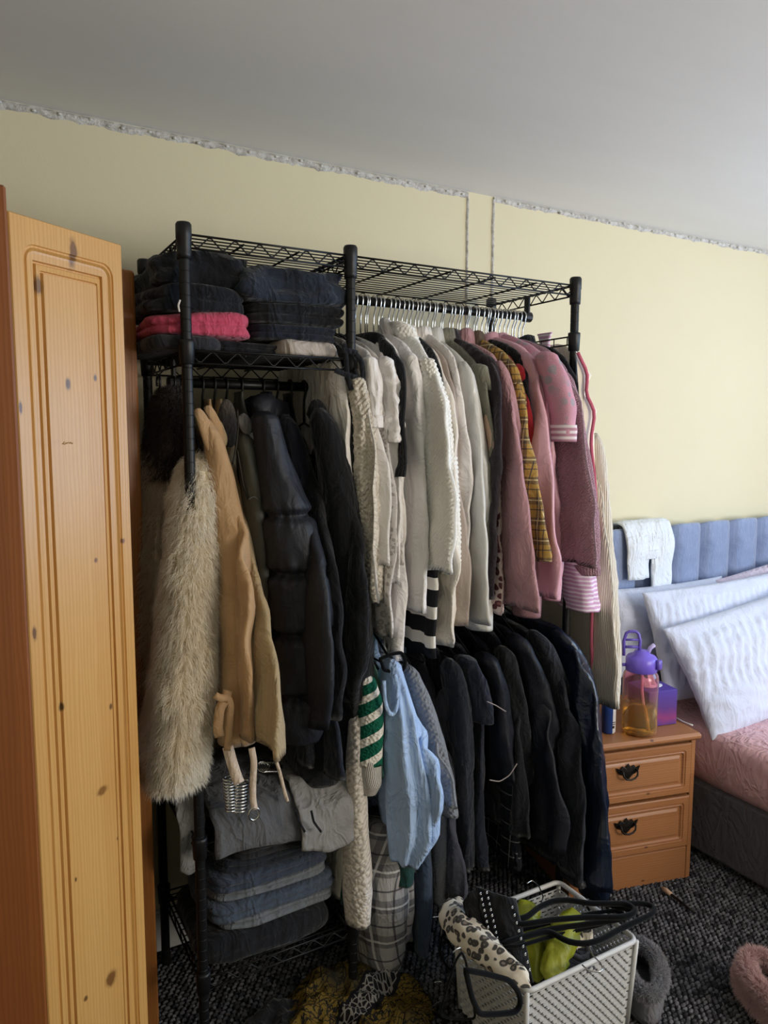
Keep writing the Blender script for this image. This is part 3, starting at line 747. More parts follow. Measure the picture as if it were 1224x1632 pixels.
e, _ = gar('cream_collared_blouse', 'cream collared blouse with a long plain front edge', 'blouse', [(660, 535), (695, 560), (716, 610), (726, 690), (733, 800), (736, 900), (718, 1034)], cream, seed=24, fold=.012, hemdz=-.02, collar=True)
e, _ = gar('taupe_crepe_top', 'taupe crepe top with a loose turned hem below the popcorn sleeve', 'top', [(676, 540), (708, 566), (726, 620), (736, 720), (741, 850), (742, 940), (740, 1000)], F['taupe'], seed=25, fold=.016, ff=10)
slv(e, [(722, 800, 36), (722, 870, 42), (720, 935, 44), (722, 985, 36)], F['taupe'], y=-.485, seed=26, wr=.18)
e, _ = gar('ivory_shirt', 'ivory button-up shirt with its pointed collar showing above the silver satin shirt', 'shirt', [(684, 530), (718, 560), (735, 600), (742, 680), (745, 800), (745, 920)], offw, seed=27, collar=True)
e, _ = gar('silver_satin_shirt', 'long silver-grey satin shirt with a bright lengthwise sheen', 'shirt', [(700, 540), (738, 568), (754, 605), (764, 680), (772, 760), (779, 850), (782, 1000)], F['silver'], seed=28, fold=.008, ff=7, t=.02, collar=True)
pth = [(738, 576, 24), (750, 640, 34), (757, 740, 42), (761, 850, 44), (762, 1000, 42)]
s_ = slv(e, pth, F['silver'], y=-.505, seed=29, fold=.12, wr=.05); cuff_ring('cuff', sleeve_pts(pth, -.505), F['silver'], s_, .90, 1.05)
e, _ = gar('olive_grey_jacket', 'olive-grey wool jacket, only its shoulder and upper sleeve showing', 'jacket', [(722, 540), (756, 570), (772, 596), (782, 630), (784, 700), (782, 900)], F['olive'], seed=30, collar=True)
slv(e, [(760, 580, 30), (772, 625, 30), (774, 690, 28)], F['olive'], y=-.50, seed=31)
e, _ = gar('ribbed_knit_cardigan', 'peach ribbed cardigan with a puffed short sleeve', 'cardigan', [(730, 545), (762, 580), (780, 640), (790, 700), (792, 750), (786, 850)], F['peach'], seed=32)
slv(e, [(768, 625, 24), (777, 680, 34), (781, 735, 34), (779, 790, 22)], F['peach'], y=-.505, seed=33, wr=.05)
e, _ = gar('plum_blazer', 'dark plum blazer with a wide smooth shoulder', 'blazer', [(722, 536), (764, 552), (788, 580), (798, 640), (801, 720), (799, 820), (794, 955)], F['plum'], seed=34, t=.02, collar=True)
slv(e, [(770, 565, 34), (784, 610, 34), (792, 690, 26), (792, 800, 22)], F['plum'], y=-.495, seed=35)
e, _ = gar('leopard_print_shirt', 'blush leopard-print shirt showing as a narrow strip left of the mauve sweatshirt', 'shirt', [(735, 545), (775, 575), (790, 640), (797, 740), (800, 860), (803, 980)], F['leo'], seed=36)
slv(e, [(782, 640, 20), (788, 740, 24), (790, 850, 26), (791, 975, 24)], F['leo'], y=-.50, seed=37)
e, _ = gar('mauve_sweatshirt', 'mauve sweatshirt with a long full sleeve and ribbed cuff', 'sweatshirt', [(752, 545), (788, 565), (806, 600), (826, 680), (840, 780), (850, 880), (858, 978)], F['mauve'], seed=38, t=.022)
pth = [(795, 575, 22), (807, 640, 36), (818, 730, 48), (826, 830, 58), (832, 920, 58), (836, 950, 50), (838, 980, 44)]
slv(e, pth[:6], F['mauve'], y=-.52, seed=39, fold=.05, wr=.05)
F['mauverib'] = ribbed('mauve_rib', '#a97e83', 95); cuff_ring('ribbed_cuff', sleeve_pts(pth, -.52), F['mauverib'], e, .90, 1.0)
neck_collar(at(788, 565, y=-.475)[0], YR, ZRU-.1, F['mauve'], e)
e, _ = gar('plaid_shirt', 'yellow and navy plaid flannel shirt', 'shirt', [(770, 540), (806, 562), (822, 590), (836, 645), (850, 720), (860, 790), (870, 845), (877, 898)], F['plaidy'], seed=40, t=.02, collar=True)
slv(e, [(812, 575, 22), (830, 650, 26), (845, 740, 30), (858, 830, 34), (862, 896, 30)], F['plaidy'], y=-.515, seed=41)
e, _ = gar('red_shirt', 'red shirt showing as a thin edge right of the yellow plaid', 'shirt', [(780, 545), (818, 566), (834, 600), (845, 660), (848, 740), (850, 860)], F['red'], seed=42)
slv(e, [(824, 580, 18), (838, 640, 18), (843, 720, 14)], F['red'], y=-.505, seed=43)
gar('black_collared_top', 'black top between the red shirt and the pink satin pyjama shirt', 'top', [(786, 540), (822, 552), (840, 580), (845, 620), (846, 900)], blackc, seed=44)
e, _ = gar('satin_pyjama_shirt', 'pink satin pyjama shirt with shiny creased sleeve', 'shirt', [(790, 536), (830, 548), (850, 572), (862, 624), (872, 680), (881, 760), (888, 840), (896, 890), (886, 956)], F['pinksat'], seed=45, t=.02, fold=.012, collar=True)
pth = [(838, 562, 26), (852, 620, 34), (862, 710, 38), (872, 800, 40), (878, 880, 38), (876, 955, 30)]
s_ = slv(e, pth, F['pinksat'], y=-.515, seed=46, wr=.14, fold=.1); cuff_ring('cuff', sleeve_pts(pth, -.515), F['pinksat'], s_, .9, 1.06)
e, xg = gar('snowflake_pyjama_top', 'pink knitted top with a grey snowflake pattern and striped short-sleeve cuff', 'top', [(808, 532), (846, 548), (868, 566), (876, 605), (878, 650), (880, 720), (882, 800)], F['snow'], seed=47, t=.022, collar=F['pinksat'])
pth = [(868, 560, 34), (884, 608, 46), (894, 655, 50), (894, 704, 42)]
s_ = slv(e, pth, F['snow'], y=-.58, seed=48, wr=.05, fold=.04); cuff_ring('striped_cuff', sleeve_pts(pth, -.58), F['snowcuff'], s_, .84, 1.07)
e, _ = gar('lavender_pyjama_top', 'lavender and white striped pyjama top with a wide flared hem', 'top', [(828, 540), (868, 556), (890, 590), (905, 660), (918, 760), (936, 860), (954, 970)], F['pstripe'], ish=4, ysh=-.44, seed=49, t=.022, fold=.012)
slv(e, [(915, 880, 54), (920, 925, 62), (922, 968, 66)], F['pstripe'], y=-.50, seed=50, wr=.12, closed_top=False)
e, _ = gar('teddy_fleece_jumper', 'pink teddy-fleece jumper with a full gathered sleeve', 'jumper', [(836, 540), (876, 556), (904, 590), (921, 632), (934, 703), (942, 760), (949, 834), (951, 905)], F['fleece'], seed=51, t=.022)
pth = [(898, 590, 24), (908, 650, 40), (915, 730, 52), (922, 820, 60), (926, 880, 58), (932, 914, 40)]
s_ = slv(e, pth, F['fleece'], y=-.535, seed=52, wr=.06); cuff_ring('cuff', sleeve_pts(pth, -.535), F['fleece'], s_, .95, 1.1)
gar('black_cropped_top', 'black top at the right end of the upper rail, behind the pink fleece', 'top', [(850, 545), (888, 558), (908, 580), (918, 610), (916, 640)], blackc, seed=53, collar=True)
# cream cardigan with pink crochet edging on the outside of the right-hand post
F['cardi'] = ribbed('cream_waffle_knit', '#e6dccb', 55); F['crochet'] = knit('pink_crochet_edging', '#c9657c', 120, .9); F['blush'] = fabric('blush_lining', '#b9a294')
e, xg = gar('crochet_edged_cardigan', 'long cream waffle-knit cardigan with scalloped pink crochet edging at the right end post', 'cardigan', [(905, 548), (922, 575), (935, 625), (945, 700), (960, 800), (972, 900), (980, 1000), (984, 1060), (986, 1130)], F['cardi'], ish=3, ysh=-.48, seed=54, t=.018, fold=.006, hemdz=-.05)
slv(e, [(946, 690, 30), (956, 800, 34), (964, 920, 40), (968, 1040, 44), (970, 1120, 36)], F['cardi'], y=-.49, seed=55, kk=1.3)
strap('crochet_edge', [at(u, v, y=-.53) for u, v in ((921, 562), (928, 580), (941, 598), (932, 618), (930, 630), (944, 644), (951, 655), (945, 678), (940, 700), (948, 760), (952, 860))], .010, F['crochet'], e, th=.008)
strap('crochet_edge', [at(u, v, y=-.52) for u, v in ((952, 860), (948, 905), (944, 960), (942, 1020), (945, 1080), (948, 1130), (955, 1176))], .010, F['crochet'], e, th=.008)
g = [at(u, v, y=-.52) for u, v in ((918, 560), (929, 580), (941, 598), (932, 618), (931, 630), (950, 654))]+[at(u, v, y=-.515) for u, v in ((945, 678), (948, 770), (952, 860), (944, 870), (930, 720))]
cc = np.mean(g, 0); mk('lapel', [*g, *[p+np.array([.012, .008, 0]) for p in g]], [tuple(range(11)), tuple(range(21, 10, -1))]+[(i, i+11, (i+1) % 11+11, (i+1) % 11) for i in range(11)], F['cardi'], e, smooth=False)
e, _ = gar('blush_robe', 'plain blush-brown robe hanging behind the cream cardigan', 'robe', [(900, 570), (914, 600), (925, 700), (935, 850), (942, 980), (944, 1140)], F['blush'], ish=4, ysh=-.42, seed=56, t=.012, fold=.006)
def flap(name, pts, y, mat, parent, th=.006, bulge=.006, **k):
    """small shaped cloth flap: outline (u, v) on the plane y, given thickness and a soft crown"""
    P = np.array([at(u, v, y=y) for u, v in pts]); P = np.concatenate([resample(np.vstack([P, P[:1]]), 4*len(P)+1)[:-1]]); n = len(P); c = P.mean(0)
    V = []; tow = (CAM-c)/np.linalg.norm(CAM-c)
    for f, o in ((1, -th/2), (1, th/2), (.7, th/2+bulge*.6), (.35, th/2+bulge), (0.02, th/2+bulge*1.1)):
        for p in P: V.append(c+(p-c)*f+tow*o)
    Fc = gridfaces(5, n, True)+[tuple(range(n-1, -1, -1)), tuple(4*n+q for q in range(n))]
    return mk(name, V, Fc, mat, parent, **k)
# --- left rail: fur, coats and jackets
F['fur'] = hair('cream_faux_fur', '#f3e6cc', '#fffaf0'); F['furbase'] = fabric('fur_backing', '#efe2c8'); F['furshade'] = hair('shaded_cream_faux_fur', '#c9b79d', '#e9dcc6'); F['furb'] = hair('brown_faux_fur', '#2a201c', '#4d3d36'); F['furbb'] = fabric('brown_fur_backing', '#2b211d')  # back panel's tone is the cream fur with shade put into its colour
e = empty('faux_fur_coat', (-.02, YR, .62), 'cream shaggy faux fur coat at the left end of the rack', 'coat')
V, Fc = cloth_tube('', sleeve_pts([(314, 722, 36), (312, 760, 58), (308, 830, 70), (303, 910, 78), (296, 1000, 84), (289, 1100, 92), (280, 1190, 92), (276, 1238, 80)], -.43, kk=1.4), None, None, kk=1.4, ret=True, seed=60, wr=.12, tip=.3)
fp = mk('front_panel', V, Fc, F['furbase'], e); fur('fur', V, Fc, F['fur'], fp, 80000, .032, .0006, seed=1)
V, Fc = cloth_tube('', sleeve_pts([(262, 700, 44), (262, 760, 58), (258, 850, 66), (255, 960, 66), (256, 1080, 66), (258, 1200, 60)], -.29, kk=1.6), None, None, kk=1.6, ret=True, seed=61, wr=.12)
fp = mk('back_panel', V, Fc, F['furbase'], e); fur('fur', V, Fc, F['furshade'], fp, 45000, .036, .0006, seed=2)
e = empty('brown_fur_gilet', (.0, YR, 1.4), 'dark brown fur gilet tucked behind the cream fur coat', 'gilet')
V, Fc = cloth_tube('', sleeve_pts([(275, 622, 36), (272, 660, 52), (268, 700, 56), (266, 760, 50)], -.31, kk=1.9), None, None, kk=1.9, ret=True, seed=62)
fp = mk('body', V, Fc, F['furbb'], e); fur('fur', V, Fc, F['furb'], fp, 20000, .032, .0006, seed=3)
F['tan'] = fabric('tan_trench_gabardine', '#bd9a74', .75, '#b28e66', wr=.25); F['beige'] = fabric('beige_coat_cotton', '#ab9674', .8); F['leather'] = satin('olive_grey_leather', '#4a4a44', .5, .4); F['sweat'] = fabric('grey_hood_jersey', '#75716f'); F['suede'] = fabric('dark_taupe_suede', '#4e453e')
F['puff'] = satin('black_puffer_nylon', '#1b1c23', .55, .3, .25); F['wool'] = fabric('black_wool', '#121215', .95); F['buckle'] = plain('belt_buckle', '#c9a582', .5)
e, _ = gar('trench_coat', 'tan belted trench coat with a cuff tie and straps hanging loose', 'coat', [(322, 640), (345, 680), (362, 740), (382, 840), (402, 950), (408, 1080), (402, 1185)], F['tan'], rail='L', ish=2, ysh=-.44, seed=63, t=.02, fold=.01)
slv(e, [(330, 668, 24), (345, 720, 36), (356, 790, 46), (368, 860, 56), (376, 920, 66), (383, 990, 78), (385, 1050, 80), (383, 1110, 76), (377, 1178, 62)], F['tan'], y=-.47, kk=1.2, seed=64, wr=.08, fold=.05)
flap('lapel', [(308, 655), (316, 644), (334, 668), (346, 705), (340, 742), (322, 700)], -.48, F['tan'], e)
flap('lapel', [(324, 650), (334, 640), (352, 672), (362, 700), (352, 715)], -.46, F['tan'], e)
strap('cuff_tie', [at(u, v, y=-.56) for u, v in ((343, 1108), (352, 1114), (363, 1110), (368, 1122), (366, 1150), (364, 1178), (362, 1196))], .016, F['tan'], e, th=.005)
strap('cuff_tie', [at(u, v, y=-.555) for u, v in ((363, 1100), (360, 1112), (350, 1130), (347, 1160), (350, 1174))], .022, F['tan'], e, th=.006)
F['strapm'] = fabric('pale_webbing', '#d8c3ae'); 
strap('belt_strap', [at(u, v, y=-.52) for u, v in ((363, 1190), (368, 1210), (376, 1235), (381, 1248))], .026, F['strapm'], e, th=.004)
st = strap('belt_strap', [at(u, v, y=-.52) for u, v in ((401, 1192), (405, 1215), (403, 1250), (403, 1275), (406, 1290))], .016, F['strapm'], e, th=.004)
c = at(405, 1297, y=-.52); G().tube([c+np.array([.014*math.cos(a), 0, .016*math.sin(a)]) for a in np.linspace(0, 6.28, 14)[:-1]], .0028, 6, closed=True).mk('ring_buckle', MT['chrome'], st)
strap('belt_strap', [at(u, v, y=-.49) for u, v in ((441, 1215), (447, 1235), (453, 1260), (458, 1277))], .009, F['strapm'], e, th=.004)
e, _ = gar('beige_coat', 'beige cotton coat with a straight flared hem, right of the trench coat', 'coat', [(338, 640), (366, 690), (380, 780), (400, 880), (424, 980), (438, 1100), (455, 1212)], F['beige'], rail='L', ish=2, ysh=-.43, seed=65, t=.022, fold=.012, ff=6, hemdz=-.03)
flap('lapel', [(344, 672), (352, 668), (364, 700), (360, 715), (350, 705)], -.45, F['beige'], e)
e, _ = gar('leather_aviator_jacket', 'olive-grey leather jacket with a dark taupe collar and open zip', 'jacket', [(362, 630), (396, 680), (415, 745), (422, 830), (430, 930), (433, 1018), (432, 1090)], F['leather'], rail='L', ish=2, ysh=-.43, seed=66, t=.022, fold=.006)
slv(e, [(388, 690, 30), (400, 760, 36), (409, 850, 38), (418, 950, 34), (424, 1040, 26)], F['leather'], y=-.455, seed=67, wr=.08)
flap('collar', [(345, 672), (352, 640), (362, 632), (374, 648), (380, 690), (372, 716), (356, 710)], -.40, F['suede'], e)
flap('hood_collar', [(376, 668), (388, 656), (400, 668), (406, 684), (398, 694), (386, 690)], -.47, F['sweat'], e)
zp = [at(u, v, y=-.475) for u, v in ((378, 652), (380, 680), (376, 715), (371, 740))]
strap('zip', zp, .004, MT['dark_metal'], e)
strap('zip', [at(u, v, y=-.475) for u, v in ((378, 716), (382, 740), (388, 775), (396, 796))], .004, MT['dark_metal'], e)
G().tube(resample(np.array([at(u, v, y=-.505) for u, v in ((396, 796), (405, 790), (415, 800))]), 8), .002, 5).mk('seam', F['leather'], e)
e, _ = gar('puffer_jacket', 'black quilted puffer jacket with horizontal stitched channels', 'jacket', [(402, 630), (436, 660), (458, 740), (488, 818), (514, 905), (526, 1000), (526, 1100), (515, 1165)], F['puff'], rail='L', ish=2, ysh=-.42, seed=68, t=.03, fold=.004)
qz = [at(480, v, y=-.50)[2] for v in (818, 908, 1003, 1100)]
slv(e, [(420, 655, 40), (436, 735, 52), (456, 815, 78), (473, 905, 94), (481, 1000, 102), (482, 1090, 98), (478, 1150, 84), (476, 1174, 66)], F['puff'], y=-.50, kk=1.1, seed=69, wr=.05, fold=.02, quilt=qz, nr=110, nth=60)
neck_collar(at(422, 640, y=YR)[0], YR, 1.60, F['puff'], e, h=.06, ry=.07, rx=.045)
flap('collar', [(398, 640), (406, 628), (430, 626), (441, 632), (440, 662), (420, 690), (408, 680)], -.40, F['puff'], e, bulge=.02)
e, _ = gar('black_bomber_jacket', 'black jacket wedged between the puffer and the wool coat', 'jacket', [(440, 632), (468, 665), (490, 735), (512, 800), (530, 880), (540, 990), (542, 1150)], F['wool'], rail='L', ish=2, ysh=-.40, seed=70, t=.025)
slv(e, [(455, 660, 30), (474, 735, 44), (496, 820, 48), (515, 900, 46), (525, 1000, 44), (528, 1120, 42)], black2, y=-.39, seed=71, kk=1.1)
e, xg = gar('wool_coat', 'long black wool coat at the right end of the left rail', 'coat', [(492, 635), (522, 655), (542, 705), (560, 770), (576, 860), (586, 960), (588, 1060), (560, 1160), (550, 1240)], F['wool'], rail='L', ish=2, ysh=-.43, seed=72, t=.03, fold=.008)
slv(e, [(508, 650, 38), (526, 715, 52), (540, 790, 60), (552, 870, 64), (560, 966, 66), (564, 1050, 64), (565, 1110, 58)], F['wool'], y=-.47, kk=1.2, seed=73, wr=.05, fold=.03)
flap('collar', [(488, 660), (496, 636), (510, 634), (520, 650), (528, 690), (512, 700)], -.44, F['wool'], e)
e, _ = gar('navy_trousers', 'dark navy trousers hanging low under the black coats', 'trousers', [(470, 760), (500, 900), (530, 1050), (540, 1160), (548, 1245)], navy, rail='L', ish=1, ysh=-.40, seed=74, t=.02)
e, _ = gar('black_long_skirt', 'black long skirt hanging below the puffer jacket', 'skirt', [(450, 760), (470, 900), (480, 1060), (490, 1180), (498, 1225)], blackc, rail='L', ish=1, ysh=-.40, seed=75, t=.03)
slv(e, [(470, 900, 70), (480, 1050, 90), (490, 1150, 96), (500, 1225, 100)], blackc, y=-.36, seed=76, name='skirt_panel')
# --- lower right rail
F['crgreen'] = knit('green_crochet', '#12604c', 120, 1.0); m = NT('green_white_diagonal_crochet', .95); v = m.co('UV', (1, 1, 1), (0, 0, .55)); m.col(m.mix(stripes(m, v, 1, .052, .40, .1), '#0f5a46', '#e4ddd2')); vo = m.n('ShaderNodeTexVoronoi', i_Scale=120.0); m.l(m.co('UV'), vo.inputs[0]); m.bump(vo.outputs['Distance'], .8, .006); F['crstripe'] = m.m
F['ribw'] = ribbed('white_rib', '#e2dcd2', 70, 1.0); F['pointelle'] = knit('cream_pointelle_knit', '#d9cfc4', 85, 1.0); F['bluesh'] = fabric('light_blue_cotton', '#aec8ee', .85, '#a8c2ea', wr=.45); F['cable'] = knit('grey_cable_knit', '#83868c', 90, 1.0); F['marl'] = knit('grey_marl_knit', '#8b8b90', 190, .4)
F['plaidg'] = plaid('grey_check_flannel', '#a8a4a2', '#3a3a42', '#d8d5d2', .105); F['denim'] = fabric('blue_grey_denim', '#3c4a60'); F['dgreen'] = fabric('dark_green_jersey', '#173c38'); F['sheer'] = fabric('charcoal_jersey', '#3b3b44')
F['velv'] = satin('black_velvet_cloth', '#10111a', .6, .3); F['bsat'] = satin('black_navy_satin', '#101a2c', .30, .6, .3); F['plaidb'] = plaid('black_white_check_skirt', '#191b22', '#0a0b10', '#8b8a88', .05)
F['mint'] = fabric('pale_green_cotton', '#86b59a')
e, _ = gar('cream_trousers', 'cream trousers with a dark green side stripe, behind the cream pointelle sleeve', 'trousers', [(520, 1100), (536, 1220), (548, 1300), (553, 1360), (546, 1432)], cream, rail='B', ish=2, ysh=-.42, seed=80, t=.02, fold=.004)
slv(e, [(546, 1290, 10), (550, 1350, 11), (548, 1440, 12)], F['dgreen'], y=-.42, name='side_stripe')
e, _ = gar('pointelle_knit_jumper', 'cream pointelle-knit jumper with a long sleeve hanging nearly to the floor', 'jumper', [(560, 1090), (572, 1150), (580, 1220), (582, 1290), (584, 1350)], F['pointelle'], rail='B', ish=1, ysh=-.46, seed=81)
slv(e, [(570, 1130, 30), (568, 1210, 34), (568, 1290, 36), (570, 1370, 46), (572, 1420, 46), (571, 1468, 40)], F['pointelle'], y=-.49, seed=82, kk=1.2, wr=.07)
e, _ = gar('striped_crochet_top', 'green and white diagonally striped crochet top with a white ribbed cuff', 'top', [(572, 1060), (590, 1090), (602, 1140), (606, 1200), (608, 1240)], F['crgreen'], rail='B', ish=1, ysh=-.47, seed=83)
slv(e, [(582, 1075, 28), (588, 1110, 40), (590, 1160, 42), (588, 1214, 42)], F['crstripe'], y=-.51, seed=84, kk=1.2, wr=.04)
slv(e, [(588, 1206, 40), (588, 1225, 42), (589, 1246, 40), (586, 1262, 28)], F['ribw'], y=-.51, kk=1.2, name='ribbed_cuff', closed_top=False, wr=.04)
e, _ = gar('pale_green_shirt', 'pale green shirt, a thin edge left of the light blue shirt', 'shirt', [(592, 1050), (606, 1075), (612, 1120), (614, 1200)], F['mint'], rail='B', ish=1, ysh=-.46, seed=85)
e, xg = gar('light_blue_blouse', 'light blue sleeveless blouse with a rounded shirt-tail hem', 'blouse', [(600, 1040), (632, 1090), (652, 1122), (674, 1170), (690, 1216), (700, 1262), (704, 1292), (688, 1330), (664, 1366), (648, 1378)], F['bluesh'], rail='B', ish=2, ysh=-.50, seed=86, t=.026, fold=.012, ff=13, crease=.010)
slv(e, [(622, 1050, 30), (632, 1120, 50), (640, 1190, 72), (650, 1260, 90), (652, 1320, 82), (645, 1366, 50)], F['bluesh'], y=-.515, seed=87, name='front_drape', fold=.15, kf=8, wr=.05, wz=6, nth=48, nr=70)
strap('armhole_binding', [at(u, v, y=-.57) for u, v in ((612, 1085), (613, 1115), (618, 1134), (626, 1142), (633, 1128), (634, 1100), (630, 1075))], .010, F['bluesh'], e, th=.006)
b0 = at(632, 1064, y=-.50)
e, _ = gar('cable_knit_cardigan', 'grey cable-knit cardigan right of the light blue blouse', 'cardigan', [(628, 1040), (660, 1080), (680, 1125), (698, 1180), (714, 1240), (724, 1290)], F['cable'], rail='B', ish=2, ysh=-.48, seed=88, t=.02)
slv(e, [(650, 1060, 26), (672, 1120, 38), (688, 1180, 44), (703, 1240, 44), (712, 1292, 40)], F['cable'], y=-.49, seed=89, wr=.06)
e, _ = gar('marl_grey_jumper', 'pale grey marl jumper with a straight sleeve below the cable-knit cardigan', 'jumper', [(640, 1045), (668, 1090), (686, 1180), (700, 1290), (704, 1330)], F['marl'], rail='B', ish=1, ysh=-.44, seed=90)
slv(e, [(690, 1200, 30), (699, 1280, 30), (702, 1360, 26), (700, 1400, 24), (701, 1440, 20)], F['marl'], y=-.47, seed=91)
e, _ = gar('check_pyjama_trousers', 'grey check pyjama trousers hanging almost to the carpet', 'trousers', [(600, 1150), (640, 1280), (656, 1380), (657, 1440), (655, 1500)], F['plaidg'], rail='B', ish=2, ysh=-.46, seed=92, t=.02, fold=.004)
slv(e, [(610, 1300, 70), (612, 1380, 86), (612, 1440, 88), (608, 1510, 80), (603, 1548, 66)], F['plaidg'], y=-.42, name='trouser_leg', kk=1.0, seed=93, wr=.05, fold=.03, closed_top=False)
slv(e, [(640, 1320, 26), (645, 1400, 28), (648, 1450, 26), (640, 1496, 26)], F['plaidg'], y=-.46, name='trouser_leg', kk=1.0, seed=94, wr=.05)
e, _ = gar('dark_green_top', 'dark green top just under the light blue hem', 'top', [(600, 1160), (640, 1260), (655, 1340), (660, 1388)], F['dgreen'], rail='B', ish=2, ysh=-.45, seed=95, t=.02)
slv(e, [(632, 1300, 46), (636, 1350, 52), (636, 1396, 48)], F['dgreen'], y=-.455, seed=96, name='front_panel')
e, _ = gar('denim_trousers', 'blue-grey jeans hanging right of the check trousers', 'jeans', [(640, 1150), (672, 1280), (684, 1360), (688, 1440), (672, 1516)], F['denim'], rail='B', ish=2, ysh=-.45, seed=97)
slv(e, [(668, 1300, 34), (672, 1380, 34), (673, 1450, 34), (672, 1490, 26), (672, 1520, 22)], F['denim'], y=-.455, name='trouser_leg', seed=98, wr=.05)
e, _ = gar('charcoal_skirt', 'charcoal pleated jersey skirt between the grey marl sleeve and the black tops', 'skirt', [(672, 1050), (700, 1120), (718, 1220), (728, 1320), (738, 1450)], F['sheer'], rail='B', ish=1, ysh=-.44, seed=99, fold=.014, ff=18, t=.02)
slv(e, [(706, 1100, 26), (718, 1200, 30), (722, 1320, 30), (726, 1460, 40)], F['sheer'], y=-.45, seed=100, name='pleat', fold=.12, kf=7)
for i, (nm, lb, ct, o, p, mt_) in enumerate((
    ('black_shirt', 'black shirt with a straight sleeve, leftmost of the black tops on the lower rail', 'shirt', [(690, 1030), (716, 1050), (732, 1110), (742, 1200), (748, 1290), (752, 1390)], [(716, 1050, 34), (728, 1110, 42), (732, 1200, 44), (734, 1300, 42), (738, 1375, 36)], black2),
    ('navy_tee', 'dark navy tee with a flared short sleeve', 'tee-shirt', [(716, 1020), (745, 1035), (762, 1080), (770, 1160), (775, 1290), (778, 1390)], [(740, 1045, 36), (756, 1090, 46), (762, 1120, 50), (764, 1145, 46)], navy),
    ('trimmed_satin_blouse', 'black ruffled blouse with pale piping on its sleeve', 'blouse', [(740, 1005), (772, 1022), (792, 1070), (804, 1120), (812, 1180), (818, 1250)], [(772, 1040, 40), (786, 1090, 46), (792, 1130, 44), (796, 1190, 50), (800, 1240, 46)], F['velv']),
    ('black_dress', 'plain black dress behind the piped blouse', 'dress', [(756, 995), (790, 1008), (816, 1060), (832, 1150), (840, 1260), (842, 1340)], [(800, 1030, 34), (818, 1100, 38), (828, 1200, 40), (832, 1300, 38)], blackc),
    ('black_velvet_dress', 'black velvet dress with soft sheen and a rounded hem', 'dress', [(770, 985), (806, 992), (846, 1050), (870, 1130), (890, 1220), (902, 1310), (900, 1362)], [(820, 1010, 40), (846, 1080, 52), (862, 1160, 60), (874, 1260, 62), (880, 1345, 50)], F['velv']),
    ('black_maxi_dress', 'long black maxi dress, second from the right on the lower rail', 'dress', [(786, 980), (826, 985), (876, 1030), (905, 1110), (924, 1210), (934, 1310), (938, 1410)], [(850, 1005, 40), (880, 1070, 46), (900, 1160, 50), (912, 1270, 54), (920, 1400, 52)], black2),
    ('black_satin_gown', 'long black satin gown at the right end, shining down its front edge to the carpet', 'gown', [(820, 975), (862, 980), (900, 1000), (932, 1055), (950, 1110), (959, 1180), (965, 1270), (969, 1350), (971, 1428)], [(890, 1005, 40), (918, 1060, 46), (932, 1130, 48), (940, 1220, 50), (945, 1320, 52), (946, 1424, 50)], F['bsat']))):
    e, _ = gar(nm, lb, ct, o, mt_, rail='B', ish=2, ysh=-.47-.012*i, seed=110+i, t=.02, fold=.014, ff=12)
    slv(e, p, mt_, y=-.485-.01*i, seed=120+i, wr=.10, fold=.09, kf=4)
    if nm == 'trimmed_satin_blouse':
        F['piping'] = plain('pale_piping', '#8f837f', .7)
        for pp in ([(776, 1118), (790, 1124), (806, 1134)], [(780, 1243), (796, 1246), (812, 1236), (824, 1217)]): strap('piping', [at(u, v, y=-.585) for u, v in pp], .003, F['piping'], e)
e, _ = gar('check_skirt', 'black and white check skirt showing below the piped blouse', 'skirt', [(760, 1100), (800, 1240), (824, 1320), (831, 1382)], F['plaidb'], rail='B', ish=1, ysh=-.46, seed=130)
slv(e, [(808, 1230, 26), (814, 1300, 30), (816, 1378, 34)], F['plaidb'], y=-.51, name='front_panel', seed=131)
# --- folded clothes on the second shelf
SG = 'folded clothes on the second shelf'
zs = Z2+.006
def fold_px(name, label, cat, u0, u1, v0, v1, y, mat, depth=.27, **k):
    a = at(u0, (v0+v1)/2, y=y); b = at(u1, (v0+v1)/2, y=y); um = (u0+u1)/2
    return folded(name, a[0], b[0], y, min(y+depth, -.09), at(um, v1, y=y)[2], at(um, v0, y=y)[2], mat, label=label, cat=cat, group=SG, **k)
F['rose'] = fabric('rose_pink_cotton', '#c04a63'); F['stone'] = fabric('stone_cotton', '#b9aea6'); F['char'] = fabric('charcoal_cotton', '#2b2b30'); F['ink'] = fabric('ink_blue_jersey', '#202733')
def stk(name, label, cat, x0, x1, z0, z1, mat, y0=-.47, y1=-.14, **k):
    return folded(name, x0, x1, y0, y1, z0, z1, mat, label=label, cat=cat, group=SG, **k)
stk('folded_jumper', 'dark grey folded jumper at the bottom of the left stack', 'jumper', -.075, .10, zs, zs+.035, F['char'], seed=1, layers=1)
stk('folded_trousers', 'black folded trousers under the pink top', 'trousers', .06, .25, zs, zs+.03, blackc, y0=-.44, seed=2, layers=2)
stk('folded_tee_shirt', 'rose-pink folded top in the left stack', 'top', -.07, .165, zs+.034, zs+.088, F['rose'], y0=-.475, seed=3, layers=2, wob=.02, sag=.01)
e = stk('folded_joggers', 'black folded joggers with white side stripes on the pink top', 'joggers', -.075, .155, zs+.088, zs+.152, blackc, y0=-.465, seed=4, layers=2, wob=.022)
for i in range(2):
    strap('white_stripe', [at(u+14*i, v, y=-.487) for u, v in ((287, 478), (284, 487), (286, 497))], .004, white, e)
stk('folded_hoodie', 'black folded hoodie topmost in the left stack', 'hoodie', -.055, .185, zs+.150, zs+.225, blackc, y0=-.46, seed=5, layers=1, wob=.05)
stk('folded_jeans', 'stone-coloured rolled trousers at the bottom of the right stack', 'trousers', .235, .40, zs, zs+.040, F['stone'], y0=-.475, seed=6, layers=1)
